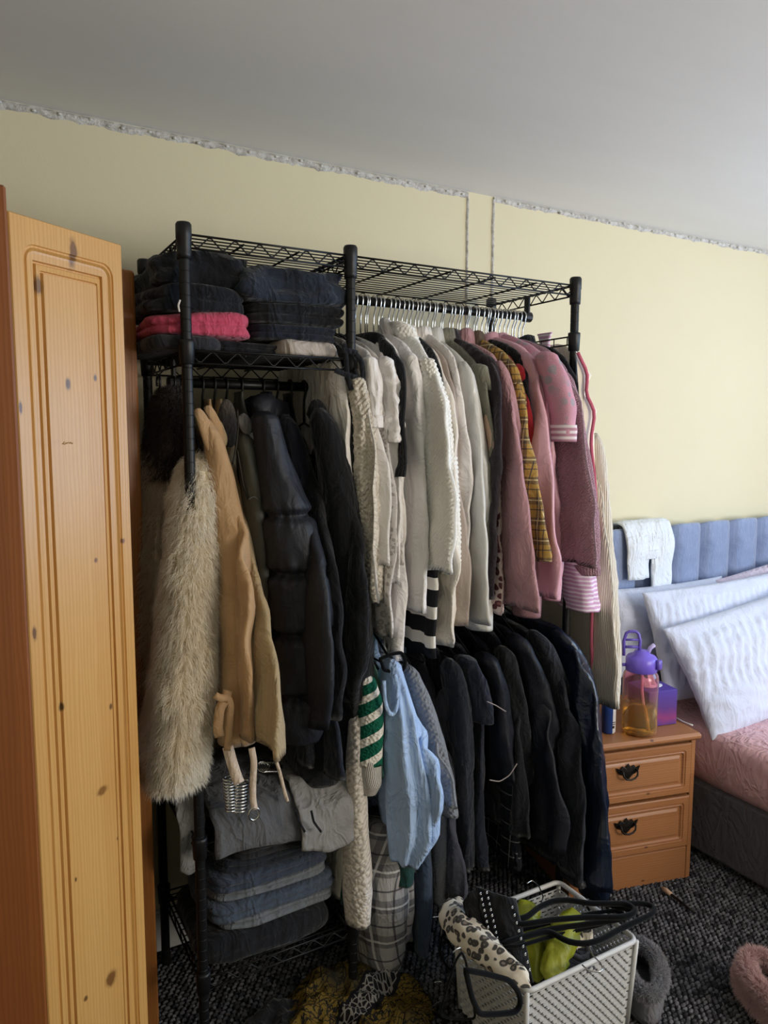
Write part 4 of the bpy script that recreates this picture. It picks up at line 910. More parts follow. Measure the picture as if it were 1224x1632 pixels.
stk('folded_leggings', 'dark navy folded leggings on the stone-coloured roll', 'leggings', .17, .405, zs+.038, zs+.078, navy, y0=-.465, seed=7, layers=2)
stk('folded_black_trousers', 'black folded trousers in the middle of the right stack', 'trousers', .15, .42, zs+.077, zs+.128, blackc, y0=-.468, seed=8, layers=2, wob=.018)
stk('folded_sweatshirt', 'ink-blue folded sweatshirt topmost in the right stack', 'sweatshirt', .13, .415, zs+.126, zs+.212, F['ink'], y0=-.472, seed=9, layers=1, wob=.045, sag=.014)
# --- low shelves on the left
SG = 'folded jeans on the bottom shelf'
z = Z4+.006
F['dk1'] = fabric('dark_denim_shaded', '#22262e'); F['dk2'] = fabric('mid_denim_shaded', '#394150', c2='#333b49'); F['dk3'] = fabric('pale_grey_denim_shaded', '#696d72'); F['dk4'] = fabric('washed_denim_shaded', '#434c5a')  # denim tones lowered so the colour carries the shade down here
hs = [('black folded bundle at the bottom of the jeans pile', blackc, .075, -.0, .37), ('pale blue-grey folded jeans, lowest pair in the pile', F['dk3'], .036, .05, .385), ('mid-blue folded jeans with a stitched pocket', F['dk4'], .048, .025, .385), ('pale grey folded jeans in the middle of the pile', F['dk3'], .030, .04, .365), ('blue folded jeans, third from the top', F['dk2'], .042, .03, .365), ('dark folded jeans, second from the top', F['dk1'], .034, .06, .36), ('charcoal folded jeans on top of the pile', F['char'], .034, .09, .33)]
for i, (lb, mm, h, x0, x1) in enumerate(hs):
    folded('folded_jeans', x0, x1, -.475+.01*(i % 2), -.16, z, z+h, mm, layers=2 if i else 1, seed=20+i, wob=.012, label=lb, cat='jeans', group=SG); z += h
z = Z3+.006
F['greyb'] = fabric('slate_grey_cotton_shaded', '#5c5c5f'); F['whiteg'] = fabric('white_grey_jersey', '#8a8886')  # slate grey set darker to stand in for shade on the low shelf
def sheet(name, xs, yz, mat, seed=0, th=.012, wob=.014, nx=30, ny=40, **k):
    P = resample(np.array(yz), ny); V = []; UV = []
    T = np.gradient(P, axis=0); N = np.stack([-T[:, 1], T[:, 0]], 1); N /= np.linalg.norm(N, axis=1)[:, None]+1e-9
    for side in (0, 1):
        for j in range(ny):
            for i in range(nx):
                s = i/(nx-1); x = xs[0]+(xs[1]-xs[0])*s; o = wob*nz(x*9+seed, j*.13, 2)+wob*.5*nz(x*24, j*.3+seed, 5)
                e = 1-max(0, abs(s-.5)*2-.9)*6
                V.append((x+.01*nz(j*.2, seed, side*0), P[j][0]+N[j][0]*(side*th*e+o), P[j][1]+N[j][1]*(side*th*e+o)+.012*math.sin(s*5+seed)*j/ny)); UV.append((x, j/ny))
    n = nx*ny; Fc = gridfaces(ny, nx, False)+[tuple(q+n for q in f[::-1]) for f in gridfaces(ny, nx, False)]
    for i in range(nx-1): Fc += [(i+1, i, n+i, n+i+1), ((ny-1)*nx+i, (ny-1)*nx+i+1, n+(ny-1)*nx+i+1, n+(ny-1)*nx+i)]
    for j in range(ny-1): Fc += [(j*nx, (j+1)*nx, n+(j+1)*nx, n+j*nx), ((j+1)*nx+nx-1, j*nx+nx-1, n+j*nx+nx-1, n+(j+1)*nx+nx-1)]
    return mk(name, V, Fc, mat, uv=UV, **k)
folded('folded_grey_jumper', .03, .38, -.40, -.12, z, z+.06, F['greyb'], seed=31, label='grey folded jumper on the low shelf under the draped cloth', cat='jumper')
sheet('grey_sweatshirt', (.035, .40), [(-.12, z+.075), (-.25, z+.085), (-.38, z+.075), (-.455, z+.055), (-.492, z+.02), (-.503, z-.015), (-.505, z-.045)], F['greyb'], seed=32, label='slate-grey sweatshirt draped over the front of the low shelf', cat='sweatshirt')
tp = sheet('white_strappy_top', (.25, .40), [(-.30, z+.09), (-.44, z+.08), (-.515, z+.02), (-.525, z-.05), (-.52, z-.085)], F['whiteg'], seed=33, nx=16, label='white top with black straps hanging off the low shelf', cat='top')
for pp in ([(470, 1290), (478, 1312), (486, 1326)], [(496, 1292), (500, 1310), (512, 1326)]): strap('black_strap', [at(u, v, y=-.548) for u, v in pp], .006, blackc, tp)
sheet('white_bag', (-.03, .035), [(-.20, z+.10), (-.33, z+.10), (-.40, z+.04), (-.41, z-.06), (-.40, z-.11)], F['whiteg'], seed=34, nx=12, label='white cloth hanging off the left end of the low shelf', cat='cloth')
for i, (u0, v0, u1, v1, r, n) in enumerate(((364, 1238, 368, 1292, .013, 11), (384, 1246, 382, 1292, .018, 9), (418, 1222, 440, 1222, .017, 7))):
    a, b = at(u0, v0, y=(-.50, -.50, -.36)[i]), at(u1, v1, y=(-.50, -.50, -.36)[i]); P = []
    for k in range(n*10+1):
        t = k/(n*10); q = a+(b-a)*t; P.append(q+np.array([r*math.cos(2*math.pi*n*t), r*.7*math.sin(2*math.pi*n*t), 0 if i < 2 else r*.6*math.sin(2*math.pi*n*t)]))
    tag(G().tube(P, .0022, 6).mk('metal_coil', MT['chrome']), ('thin metal coil behind the trench strap on the low shelf', 'wide metal coil in front of the grey sweatshirt', 'short metal coil under the beige coat hem')[i], 'coil')
# ------------------------------------------------------------------ bedside cabinet
F['pineh'] = pine('varnished_pine_drawer', '#b07a50', '#94603a', '#74472b', [(.02, .05, .006, .012), (-.04, -.06, .008, .014)], axis='X', board=.09)
NX, NY = 1.252, -.446
ns = empty('bedside_cabinet', (NX, NY, 0), 'varnished pine bedside cabinet with two moulded drawers beside the bed', 'cabinet')
W_, D_, H_ = .48, .40, .54
G().box((NX, NY+.004, .0), (NX+.018, NY+D_, .515), .002).box((NX+W_-.018, NY+.004, 0), (NX+W_, NY+D_, .515), .002).box((NX+.018, NY+D_-.012, .02), (NX+W_-.018, NY+D_, .515)).box((NX+.018, NY+.01, .115), (NX+W_-.018, NY+D_, .128)).mk('carcass', F['pineh'], ns, smooth=False)
G().box((NX+.018, NY+.006, .0), (NX+W_-.018, NY+.024, .118), .002).mk('plinth', F['pineh'], ns, smooth=False)
G().box((NX-.012, NY-.016, .515), (NX+W_+.012, NY+D_+.004, .54), .009).mk('top', F['pineh'], ns, smooth=False)
for z0, z1 in ((.128, .312), (.322, .503)):
    lp = [(0, .001, .02), (0, .001, .004), (.004, .001, 0), (.022, .012, 0), (.024, .011, .003), (.028, .009, .003), (.031, .008, 0), (.036, .007, .006), (.041, .006, .006), (.046, .001, .004), (.050, .001, .001)]
    V, Fc = loops_panel(W_-.042, z1-z0, lp); V = np.array(V)+[NX+.021, NY-.004, z0]
    d = mk('drawer', V, Fc, F['pineh'], ns, smooth=False)
    c = np.array([NX+W_/2-.035, NY-.006, (z0+z1)/2+.02])
    pl = [(-.040, .004), (-.045, .018), (-.030, .012), (-.022, .022), (-.010, .016), (0, .030), (.010, .016), (.022, .022), (.030, .012), (.045, .018), (.040, .004), (.030, -.006), (.018, -.010), (.008, -.020), (0, -.026), (-.008, -.020), (-.018, -.010), (-.030, -.006)]
    n = len(pl); V = [(c[0]+x*f, c[1]-o, c[2]+z*f) for f, o in ((1, 0), (1, .003), (.8, .005), (.1, .006)) for x, z in pl]
    h = mk('handle', V, gridfaces(4, n, True)+[tuple(range(n)), tuple(range(4*n-1, 3*n-1, -1))], MT['dark_metal'], d, smooth=False)
    G().tube([c+np.array([x, -y, z]) for x, y, z in ((-.028, .006, .008), (-.028, .016, .006), (-.026, .018, -.008), (-.016, .019, -.017), (0, .020, -.020), (.016, .019, -.017), (.026, .018, -.008), (.028, .016, .006), (.028, .006, .008))], .003, 8).mk('bail', MT['dark_metal'], h) if False else None
    g = G().tube([c+np.array([x, -y, z]) for x, y, z in ((-.028, .004, .008), (-.028, .016, .006), (-.026, .018, -.008), (-.016, .019, -.017), (0, .020, -.020), (.016, .019, -.017), (.026, .018, -.008), (.028, .016, .006), (.028, .004, .008))], .0032, 8)
    g.mk('handle', MT['dark_metal'], d, label='swinging drop bail of the drawer handle')
ns.rotation_euler = (0, 0, math.atan2(-.24, .971))
# ------------------------------------------------------------------ bed
F['grey_vel'] = fabric('grey_blue_velvet', '#7886a6', .8, '#8a99ba', wr=.15, sheen=.5); F['basegrey'] = fabric('charcoal_bed_fabric', '#5a575c', .95, weave=500); F['pinksheet'] = fabric('pink_fitted_sheet', '#d8aeb2', .9, '#d3a6ac', wr=.5); F['pillow'] = fabric('white_pillow_cotton', '#cbd1e4', .9, wr=.16); F['pillowp'] = fabric('pale_lilac_pillow_cotton', '#d3c6d8', .9, wr=.4)
BX0, BX1 = 1.847, 3.32
bed = empty('double_bed', ((BX0+BX1)/2, -1.1, 0), 'double bed with grey channelled headboard, charcoal base and pink fitted sheet', 'bed')
bx('bed_base', (BX0, -2.05, .02), (BX1, -.09, .30), F['basegrey'], bed, bev=.02)
folded('mattress', BX0-.012, BX1+.01, -2.05, -.09, .295, .505, F['pinksheet'], layers=1, groove=.02, wob=.010, seed=40, parent=bed)
hb = bx('headboard', (1.72, -.05, .12), (3.36, -.022, 1.16), F['grey_vel'], bed, bev=.01)
pit = .1975
for k in range(8):
    x0 = 1.747+k*pit+.002; x1 = x0+pit-.004; V = []; n = 9
    zs_ = [.30, .32, .5, .7, .9, 1.10, 1.155, 1.178, 1.188, 1.186, 1.17]
    for j, z in enumerate(zs_):
        for i in range(n):
            s = i/(n-1)*2-1; bul = .045*(1-abs(s)**3.2)**.6
            e = 1 if j < 7 else (1, .93, .72, .35, 0.02)[j-6]
            V.append(((x0+x1)/2+s*(x1-x0)/2, -.05-bul*e-(0.004 if j < len(zs_)-1 else -.02), z-.012*abs(s)**4*(j > 5)))
    mk('channel_panel', V, gridfaces(len(zs_), n, False), F['grey_vel'], hb)
def pillow(name, cs, th, mat, label, seed=0, ruch=0.0, n=34, band=(.0, 1.0)):
    """cs = TL, TR, BR, BL corners in space"""
    TL, TR, BR, BL = (np.array(c, float) for c in cs)
    nr = np.cross(TR-TL, BL-TL); nr /= np.linalg.norm(nr)
    if nr@(CAM-TL) < 0: nr = -nr
    V = []; UV = []
    for side in (1, -1):
        for j in range(n):
            for i in range(n):
                s, t = i/(n-1), j/(n-1); p = (TL*(1-s)+TR*s)*(1-t)+(BL*(1-s)+BR*s)*t
                a = max(0, 1-abs(2*s-1)**2.6); b = max(0, 1-abs(2*t-1)**2.6)
                cen = (TL+TR+BL+BR)/4; pinch = .045*(abs(2*s-1)**2)*(1-abs(2*t-1)**2)+.045*(abs(2*t-1)**2)*(1-abs(2*s-1)**2)
                p = p+(cen-p)*pinch
                h = th*(a*b)**.42
                wrk = .010*nz(s*5+seed, t*5, side)+.007*nz(s*13, t*13+seed, side)
                if ruch and side > 0: wrk += ruch*math.sin((s+.12*t+.03*nz(s*3, t*3, seed))*150+.9*nz(s*2, t*5, 4))*sstep(band[0], band[0]+.08, t)*(1-sstep(band[1]-.08, band[1], t))
                V.append(p+nr*side*(h+wrk*min(1, h/.03)+.002)); UV.append((s, t))
    nn = n*n; Fc = gridfaces(n, n, False)+[tuple(q+nn for q in f[::-1]) for f in gridfaces(n, n, False)]
    rim = [i for i in range(n)]+[j*n+n-1 for j in range(1, n)]+[(n-1)*n+i for i in range(n-2, -1, -1)]+[j*n for j in range(n-2, 0, -1)]
    for a, b in zip(rim, rim[1:]+rim[:1]): Fc.append((a, b, b+nn, a+nn))
    return mk(name, V, Fc, mat, uv=UV, label=label, cat='pillow')
A = lambda u, v, y: at(u, v, y=y)
pillow('pillow', [A(1056, 1003, -.36), A(1345, 905, -.36), A(1410, 1085, -.60), A(1135, 1180, -.53)], .075, F['pillow'], 'large white pin-tucked pillow leaning at the front, its corner over the bedside cabinet', 1, .0030, 130, (.08, .66))
pillow('pillow', [A(1024, 945, -.24), A(1262, 905, -.24), A(1300, 1090, -.38), A(1062, 1120, -.36)], .065, F['pillow'], 'white ruched pillow standing in the middle row', 2, .0028, 120, (.06, .92))
pillow('pillow', [A(972, 940, -.13), A(1150, 918, -.13), A(1170, 1060, -.2), A(985, 1080, -.2)], .05, F['pillow'], 'white pillow flat against the headboard on the left', 3)
pillow('pillow', [A(1140, 925, -.15), A(1400, 835, -.15), A(1400, 1040, -.27), A(1160, 1080, -.27)], .06, F['pillowp'], 'pale lilac pillow propped against the headboard on the right', 4)
# white leggings over the headboard
F['legg'] = fabric('white_cotton_leggings', '#dfe4ea', .9, wr=.4)
lg = empty('white_leggings', (1.97, -.1, .95), 'white ribbed leggings draped over the top of the headboard', 'leggings')
def drape_leg(x0, x1, zend, sh, seed, name='leg'):
    P = resample(np.array([(-.012, .95), (-.014, 1.10), (-.02, 1.195), (-.06, 1.212), (-.10, 1.204), (-.118, 1.15), (-.122, 1.05), (-.124, zend)]), 40); V = []; n = 14
    for j, (y, z) in enumerate(P):
        t = j/39; xa, xb = x0+sh*t, x1+sh*t-.02*t
        for k in range(n):
            a = 2*math.pi*k/n; s = math.cos(a); o = .011*math.sin(a)*(1+.3*nz(s*3, j*.2, seed)); w_ = 1+.05*nz(j*.25, seed, 1)
            V.append(((xa+xb)/2+s*(xb-xa)/2*w_, y-o*(.6 if z > 1.17 else 1)-.012*nz(s*3, z*14, seed)-.006*nz(s*9, z*5, seed), z+(o if z > 1.18 else 0)))
    return mk(name, V, gridfaces(40, n, True)+[tuple(range(n)), tuple(39*n+q for q in range(n))], F['legg'], lg)
drape_leg(1.80, 1.945, .985, .035, 1); drape_leg(1.985, 2.13, .935, -.02, 2); drape_leg(1.88, 2.07, 1.10, 0, 3, 'waist')
# ------------------------------------------------------------------ things on the bedside cabinet
def mat_clear(name, top, bot, zmid, rough=.08, alpha_mix=.75, emit=None):
    m = NT(name, rough); sx = m.n('ShaderNodeSeparateXYZ'); m.l(m.co('Object'), sx.inputs[0])
    f = m.math('DIVIDE', sx.outputs[2], zmid)
    m.col(m.ramp(f, [(0, bot), (.45, bot), (.75, top), (1, top)])); m.set(Transmission_Weight=alpha_mix, IOR=1.3, Specular_IOR_Level=.5); return m.m
B0 = at(1018, 1166, z=.5415)
bt = empty('water_bottle', B0, 'large pink and orange see-through water bottle with a purple flip lid and straw', 'bottle')
bp = [(.002, 0), (.050, 0), (.058, .006), (.060, .015), (.0595, .10), (.060, .19), (.058, .205), (.050, .218), (.047, .222)]
g = G().lathe(B0, bp+[(r-.0025, h) for r, h in bp[::-1][:-1]]+[(.002, .004)], 40); g.F = g.F[:-2]
g.mk('bottle_body', mat_clear('bottle_tint', '#f7c3d0', '#ffe9c4', .22, .05, .95), bt)
G().lathe(B0, [(.002, .006), (.052, .006), (.0565, .014), (.0565, .098), (.002, .098)], 36).mk('drink', mat_clear('yellow_drink', '#fbd257', '#ffdf62', .1, .02, .9), bt)
F['lilac'] = plain('lilac_plastic', '#7a63d8', .35, 0, .5); F['lilacd'] = plain('deep_lilac_plastic', '#6a57b8', .3)
lid = G().lathe(B0, [(.048, .218), (.052, .220), (.052, .262), (.046, .270), (.030, .276), (.022, .288), (.002, .290)], 36).mk('lid', F['lilac'], bt)
for a in (math.pi*.95, -.1):
    p = B0+np.array([.052*math.cos(a-.4), .052*math.sin(a-.4), .238]); G().tube([p, p+np.array([.012*math.cos(a-.4), .012*math.sin(a-.4), 0])], .006, 10).mk('strap_knob', F['lilac'], lid)
# flip handle standing up: a rounded frame
hc = B0+np.array([-.028, .020, .27]); e1 = np.array([.866, -.5, 0])
G().tube([hc+e1*x+np.array([0, 0, z]) for x, z in ((-.026, 0), (-.028, .05), (-.020, .078), (-.010, .084), (.012, .084), (.022, .076), (.028, .05), (.026, 0))], .0055, 8).mk('flip_handle', F['lilacd'], lid)
G().tube([hc+e1*x+np.array([0, 0, z]) for x, z in ((-.022, .03), (.022, .03))], .005, 8).tube([hc+e1*x+np.array([0, 0, z]) for x, z in ((-.022, .055), (.022, .055))], .004, 8).mk('handle_bar', F['lilacd'], lid)
G().tube([B0+np.array([.012, -.012, .272]), B0+np.array([.018, -.02, .30]), B0+np.array([.026, -.03, .312])], .007, 10).mk('mouthpiece', plain('pale_lilac_rubber', '#c9bdf0', .4), lid)
G().box(B0+np.array([.012, -.062, .232]), B0+np.array([.034, -.046, .266]), .004).mk('latch', F['lilacd'], lid)
G().tube([B0+np.array([.002, 0, .27]), B0+np.array([.004, -.004, .15]), B0+np.array([.022, -.01, .012])], .0045, 10).mk('straw', plain('pale_pink_straw', '#efc6d2', .4), bt)
# tissue box
T0 = at(1062, 1150, z=.5415); m = NT('purple_red_blue_card', .5); sx = m.n('ShaderNodeSeparateXYZ'); m.l(m.co('Object'), sx.inputs[0])
c = m.ramp(m.math('ADD', m.math('MULTIPLY', sx.outputs[2], 7.0), m.math('MULTIPLY', m.noise(m.co('Object'), 14, 2), .3)), [(.1, '#3e3a86'), (.35, '#8a3a72'), (.6, '#5b3a80'), (.95, '#54409a')]); m.col(c)
tb = empty('tissue_box', (1.66, -.40, .541), 'purple, red and blue card tissue box behind the water bottle', 'tissue box')
tx, ty = 1.665, -.405
G().box((tx-.062, ty-.062, .541), (tx+.062, ty+.062, .668), .002).mk('box', m.m, tb, smooth=False)
P = [(tx+.04*math.cos(a), ty+.028*math.sin(a), .6685) for a in np.linspace(0, 6.28, 25)[:-1]]
mk('opening', P+[(p[0], p[1], .6695) for p in P], [tuple(range(24)), tuple(range(47, 23, -1))]+[(i, (i+1) % 24, (i+1) % 24+24, i+24) for i in range(24)], plain('slot_film', '#d9d5de', .3), tb)
V = []
for j in range(10):
    for i in range(14):
        s, t = i/13*2-1, j/9; V.append((tx+s*.035*(1-.2*t)-.01*t, ty+.012*math.sin(s*7)+.01*t, .667+.035*t+.01*math.sin(s*5)*t))
V2 = V+[(p[0]+.001, p[1]+.002, p[2]+.001) for p in V]; mk('tissue', V2, gridfaces(10, 14, False)+[tuple(q+140 for q in f[::-1]) for f in gridfaces(10, 14, False)], white, tb)
tb.rotation_euler = (0, 0, -.2)
# spray can behind the cardigan
S0 = at(969, 1166, z=.5415); can = empty('spray_can', S0, 'white and navy spray can at the left edge of the cabinet top', 'can')
m = NT('white_navy_can', .35); sx = m.n('ShaderNodeSeparateXYZ'); m.l(m.co('Object'), sx.inputs[0]); m.col(m.mix(m.math('LESS_THAN', sx.outputs[0], -.004), '#d9d9de', '#27407e'))
G().lathe(S0, [(.022, 0), (.0245, .004), (.0245, .125), (.019, .14), (.012, .146)], 24).mk('can_body', m.m, can)
G().lathe(S0, [(.016, .140), (.016, .168), (.012, .172)], 20).mk('cap', plain('white_cap', '#e4e4e8', .4), can)
q = S0+np.array([-.006, -.0235, .02]); G().box(q+[0, -.0012, 0], q+[.010, .001, .009]).box(q+[0, -.0012, .013], q+[.013, .001, .016]).box(q+[0, -.0012, .020], q+[.013, .001, .023]).mk('label_print', plain('dark_print', '#26262c', .6), can, smooth=False)
tag(G().tube([at(u, v, z=.5445) for u, v in ((1070, 1140), (1088, 1150), (1098, 1154), (1104, 1156))], .003, 8).mk('charging_cable', MT['white_paint']), 'short white cable lying on the right edge of the cabinet top', 'cable')
# ------------------------------------------------------------------ white woven-look plastic basket and what lies in it
F['bask'] = plain('white_basket_plastic', '#cfcdca', .45)
KX, KY, KW, KD, KH = .655, -.925, .345, .268, .25
bk = empty('storage_basket', (KX+KW/2, KY+KD/2, .008), 'white plastic woven-look storage basket full of clothes in front of the rack', 'basket')
def basket_panel(o, d, out, L):
    o = np.array(o); d = np.array(d, float); out = np.array(out, float); cw, ch = .0215, .0122; th = .0022
    n = int(round(L/cw)); cw = L/n; rows = int((KH-.012)/ch); V = []; Fc = []; Pv = []; Pf = []
    def P(x, z, y):
        tp = 1+.04*(z/KH); return o+d*(L/2+(x-L/2)*tp)+out*(y+.008*(z/KH))+np.array([0, 0, .008+z])
    def quad(a, b, c, e): 
        i = len(V); V.extend([a, b, c, e]); Fc.append((i, i+1, i+2, i+3))
    for r in range(rows):
        sh = (r % 2)*cw/2; z0, z1 = r*ch, (r+1)*ch
        for c in range(n+(r % 2)):
            x0, x1 = max(0, c*cw-sh), min(L, (c+1)*cw-sh)
            if x1-x0 < cw*.8:
                for y in (0, -th): quad(P(x0, z0, y), P(x1, z0, y), P(x1, z1, y), P(x0, z1, y))
                continue
            a, b, e, f = x0+cw*.17, x1-cw*.17, z0+ch*.30, z1-ch*.22
            O = [(x0, z0), (x1, z0), (x1, z1), (x0, z1)]; I = [(a, e), (b, e), (b, f), (a, f)]
            for y in (0, -th):
                for k in range(4): quad(P(*O[k], y), P(*O[(k+1) % 4], y), P(*I[(k+1) % 4], y), P(*I[k], y))
            for k in range(4): quad(P(*I[k], 0), P(*I[(k+1) % 4], 0), P(*I[(k+1) % 4], -th), P(*I[k], -th))
            # raised strand over the web between two slots
            i = len(Pv); xa, xb, zc = x0-cw*.30, x0+cw*.36, z0+ch*.42
            if xa > 0 and xb < L:
                for yy, q in ((0, 1), (.0052, .66)):
                    Pv.extend([P(xa+(1-q)*.003, zc-ch*.36*q, yy), P(xb-(1-q)*.003, zc-ch*.12*q, yy), P(xb-(1-q)*.003, zc+ch*.40*q, yy), P(xa+(1-q)*.003, zc+ch*.16*q, yy)])
                Pf += [(i, i+1, i+5, i+4), (i+1, i+2, i+6, i+5), (i+2, i+3, i+7, i+6), (i+3, i, i+4, i+7), (i+4, i+5, i+6, i+7)]
    pn = mk('woven_panel', V, Fc, F['bask'], bk, smooth=False, kind='stuff')
    mk('strands', Pv, Pf, F['bask'], pn, smooth=False, kind='stuff')
basket_panel((KX, KY, 0), (1, 0, 0), (0, -1, 0), KW); basket_panel((KX+KW, KY, 0), (0, 1, 0), (1, 0, 0), KD)
basket_panel((KX+KW, KY+KD, 0), (-1, 0, 0), (0, 1, 0), KW); basket_panel((KX, KY+KD, 0), (0, -1, 0), (-1, 0, 0), KD)
def rrect(x0, x1, y0, y1, r, z, n=6):
    P = []
    for cx, cy, a0 in ((x1-r, y1-r, 0), (x0+r, y1-r, 90), (x0+r, y0+r, 180), (x1-r, y0+r, 270)):
        for k in range(n+1): a = math.radians(a0+90*k/n); P.append((cx+r*math.cos(a), cy+r*math.sin(a), z))
    return P
G().tube(rrect(KX-.013, KX+KW+.013, KY-.013, KY+KD+.013, .022, KH+.006), .0068, 10, closed=True).mk('rim', F['bask'], bk)
for sx, sy in ((KX, KY), (KX+KW, KY), (KX, KY+KD), (KX+KW, KY+KD)):
    G().tube([(sx, sy, .01), (sx+(.012 if sx > KX else -.012), sy+(.012 if sy > KY else -.012), KH+.004)], .0065, 10).mk('corner_post', F['bask'], bk)
bx('base_panel', (KX, KY, .008), (KX+KW, KY+KD, .012), F['bask'], bk, bev=0)
def rope(name, P, r, mat, flat=.6, seed=0, n=24, m=60, wr=.18, parent=None, kf=4, **k):
    P = resample(np.array([(*p, q) for p, q in zip(P, r)], float), m); T = np.gradient(P[:, :3], axis=0); V = []; UV = []; L = 0
    for i in range(m):
        t = T[i]/np.linalg.norm(T[i]); view = CAM-P[i, :3]; view /= np.linalg.norm(view)
        b = np.cross(t, view); b /= np.linalg.norm(b)+1e-9; c = np.cross(b, t); s = i/(m-1)
        e = min(1, .25+s*14) * min(1, .25+(1-s)*14)
        if i: L += np.linalg.norm(P[i, :3]-P[i-1, :3])
        for q in range(n):
            a = 2*math.pi*q/n; f = 1+.10*math.sin(kf*a+6*nz(s*3, seed, 1))+wr*nz(math.cos(a)*1.5+seed, math.sin(a)*1.5, s*9)+wr*.6*nz(math.cos(a)*3, math.sin(a)*3+seed, s*22)
            V.append(P[i, :3]+(b*math.cos(a)+c*math.sin(a)*flat)*P[i, 3]*f*e); UV.append((a*P[i, 3], L))
    return mk(name, V, gridfaces(m, n, True)+[tuple(range(n-1, -1, -1)), tuple((m-1)*n+q for q in range(n))], mat, parent, uv=UV, **k)
F['leog'] = leopard('cream_leopard_print', '#ded4c2', '#4e4b49', '#8e8377', 46); F['lime'] = satin('lime_satin', '#8f9226', .45, .4); F['lace2'] = fabric('black_corset_fabric', '#0d0d10'); F['greyk'] = fabric('dark_grey_knit', '#4a4a50')
rope('leopard_scarf', [at(u, v, z=q) for u, v, q in ((738, 1448, .21), (726, 1462, .265), (738, 1484, .280), (768, 1508, .282), (800, 1535, .280), (830, 1560, .278), (846, 1574, .27))], [.034, .042, .040, .034, .031, .026, .010], F['leog'], seed=1, flat=.75, label='cream leopard-print scarf lying along the left rim of the white basket', cat='scarf')
rope('leopard_garment', [at(u, v, z=.255) for u, v in ((905, 1500), (925, 1490), (945, 1496))], [.02, .028, .02], F['leog'], seed=2, label='scrap of leopard-print cloth among the grey things in the basket', cat='garment')
lm = empty('lime_satin_top', at(870, 1530, z=.12), 'lime-yellow satin top folded in lobes inside the basket', 'top')
for i, (P, r) in enumerate((([(848, 1438, .300), (838, 1462, .275), (846, 1500, .25), (852, 1535, .22), (856, 1566, .20)], [.030, .036, .030, .024, .014]), ([(922, 1455, .282), (905, 1478, .28), (892, 1510, .26), (880, 1540, .235), (870, 1562, .22)], [.024, .036, .036, .028, .016]), ([(882, 1468, .26), (878, 1490, .25), (870, 1520, .22)], [.022, .026, .02]))):
    rope('lobe', [at(*p[:2], z=p[2]) for p in P], r, F['lime'], seed=10+i, parent=lm, flat=.55, wr=.14)
cs = empty('black_corset', at(800, 1480, z=.15), 'black lace-up corset with rows of metal eyelets, standing in the basket', 'corset')
def quadpanel(name, C, mat, parent, th=.01, n=18, wob=.01, seed=0):
    C = [np.array(c) for c in C]; nr = np.cross(C[1]-C[0], C[3]-C[0]); nr /= np.linalg.norm(nr)
    if nr@(CAM-C[0]) < 0: nr = -nr
    V = []
    for sd in (1, -1):
        for j in range(n):
            for i in range(n):
                s, t = i/(n-1), j/(n-1); p = (C[0]*(1-s)+C[1]*s)*(1-t)+(C[3]*(1-s)+C[2]*s)*t
                V.append(p+nr*(sd*th/2+wob*nz(s*3+seed, t*4, 1)+.02*(1-(2*s-1)**2)))
    nn = n*n; rim = list(range(n))+[j*n+n-1 for j in range(1, n)]+[(n-1)*n+i for i in range(n-2, -1, -1)]+[j*n for j in range(n-2, 0, -1)]
    return mk(name, V, gridfaces(n, n, False)+[tuple(q+nn for q in f[::-1]) for f in gridfaces(n, n, False)]+[(a, b, b+nn, a+nn) for a, b in zip(rim, rim[1:]+rim[:1])], mat, parent), nr
pa_, nr_ = quadpanel('front_panel', [at(758, 1412, z=.36), at(822, 1432, z=.36), at(850, 1566, z=.22), at(776, 1512, z=.24)], F['lace2'], cs, seed=3)
quadpanel('side_panel', [at(738, 1440, z=.32), at(766, 1412, z=.36), at(786, 1500, z=.25), at(750, 1490, z=.27)], F['lace2'], cs, seed=4)
ey = None
for (a, b, n, za, zb) in (((765, 1420), (783, 1500), 9, .372, .275), ((775, 1418), (794, 1500), 9, .374, .278), ((815, 1440), (846, 1552), 9, .372, .252)):
    for k in range(n):
        t = (k+.5)/n; p = at(a[0]+(b[0]-a[0])*t, a[1]+(b[1]-a[1])*t, z=za+(zb-za)*t)
        p = p+(CAM-p)/np.linalg.norm(CAM-p)*.014
        if ey is None: ey = G().tube([p+np.array([.0034*math.cos(q), .001*math.cos(q), .0034*math.sin(q)]) for q in np.linspace(0, 6.28, 9)[:-1]], .0014, 5, closed=True).mk('eyelet', MT['chrome'], cs); p0 = p
        else: dup(ey, p-p0, cs)
folded('grey_knit_top', .80, .985, -.90, -.74, .03, .20, F['greyk'], layers=2, wob=.04, seed=51, label='dark grey knitted top in the right half of the basket', cat='top')
folded('black_knit', .67, .80, -.90, -.70, .03, .17, blackc, layers=2, wob=.03, seed=52, label='black garment at the bottom of the basket under the corset', cat='garment')
folded('dark_shirt', .80, .985, -.74, -.68, .03, .16, F['char'], layers=1, wob=.02, seed=53, label='charcoal garment at the back of the basket', cat='garment')
c = at(924, 1515, z=.235); G().tube([c+np.array([.026*math.cos(a), .022*math.sin(a), .006*math.sin(a)]) for a in np.linspace(0, 6.28, 25)[:-1]], .008, 10, closed=True).mk('ring', F['greyk'], None, label='grey fabric hair ring lying on the grey knitted top', cat='hair tie')
rope('grey_strap', [at(u, v, z=.235) for u, v in ((940, 1520), (955, 1530), (930, 1545), (905, 1550))], [.008, .010, .010, .006], F['greyk'], seed=6, label='grey twisted strap beside the ring in the basket', cat='strap')
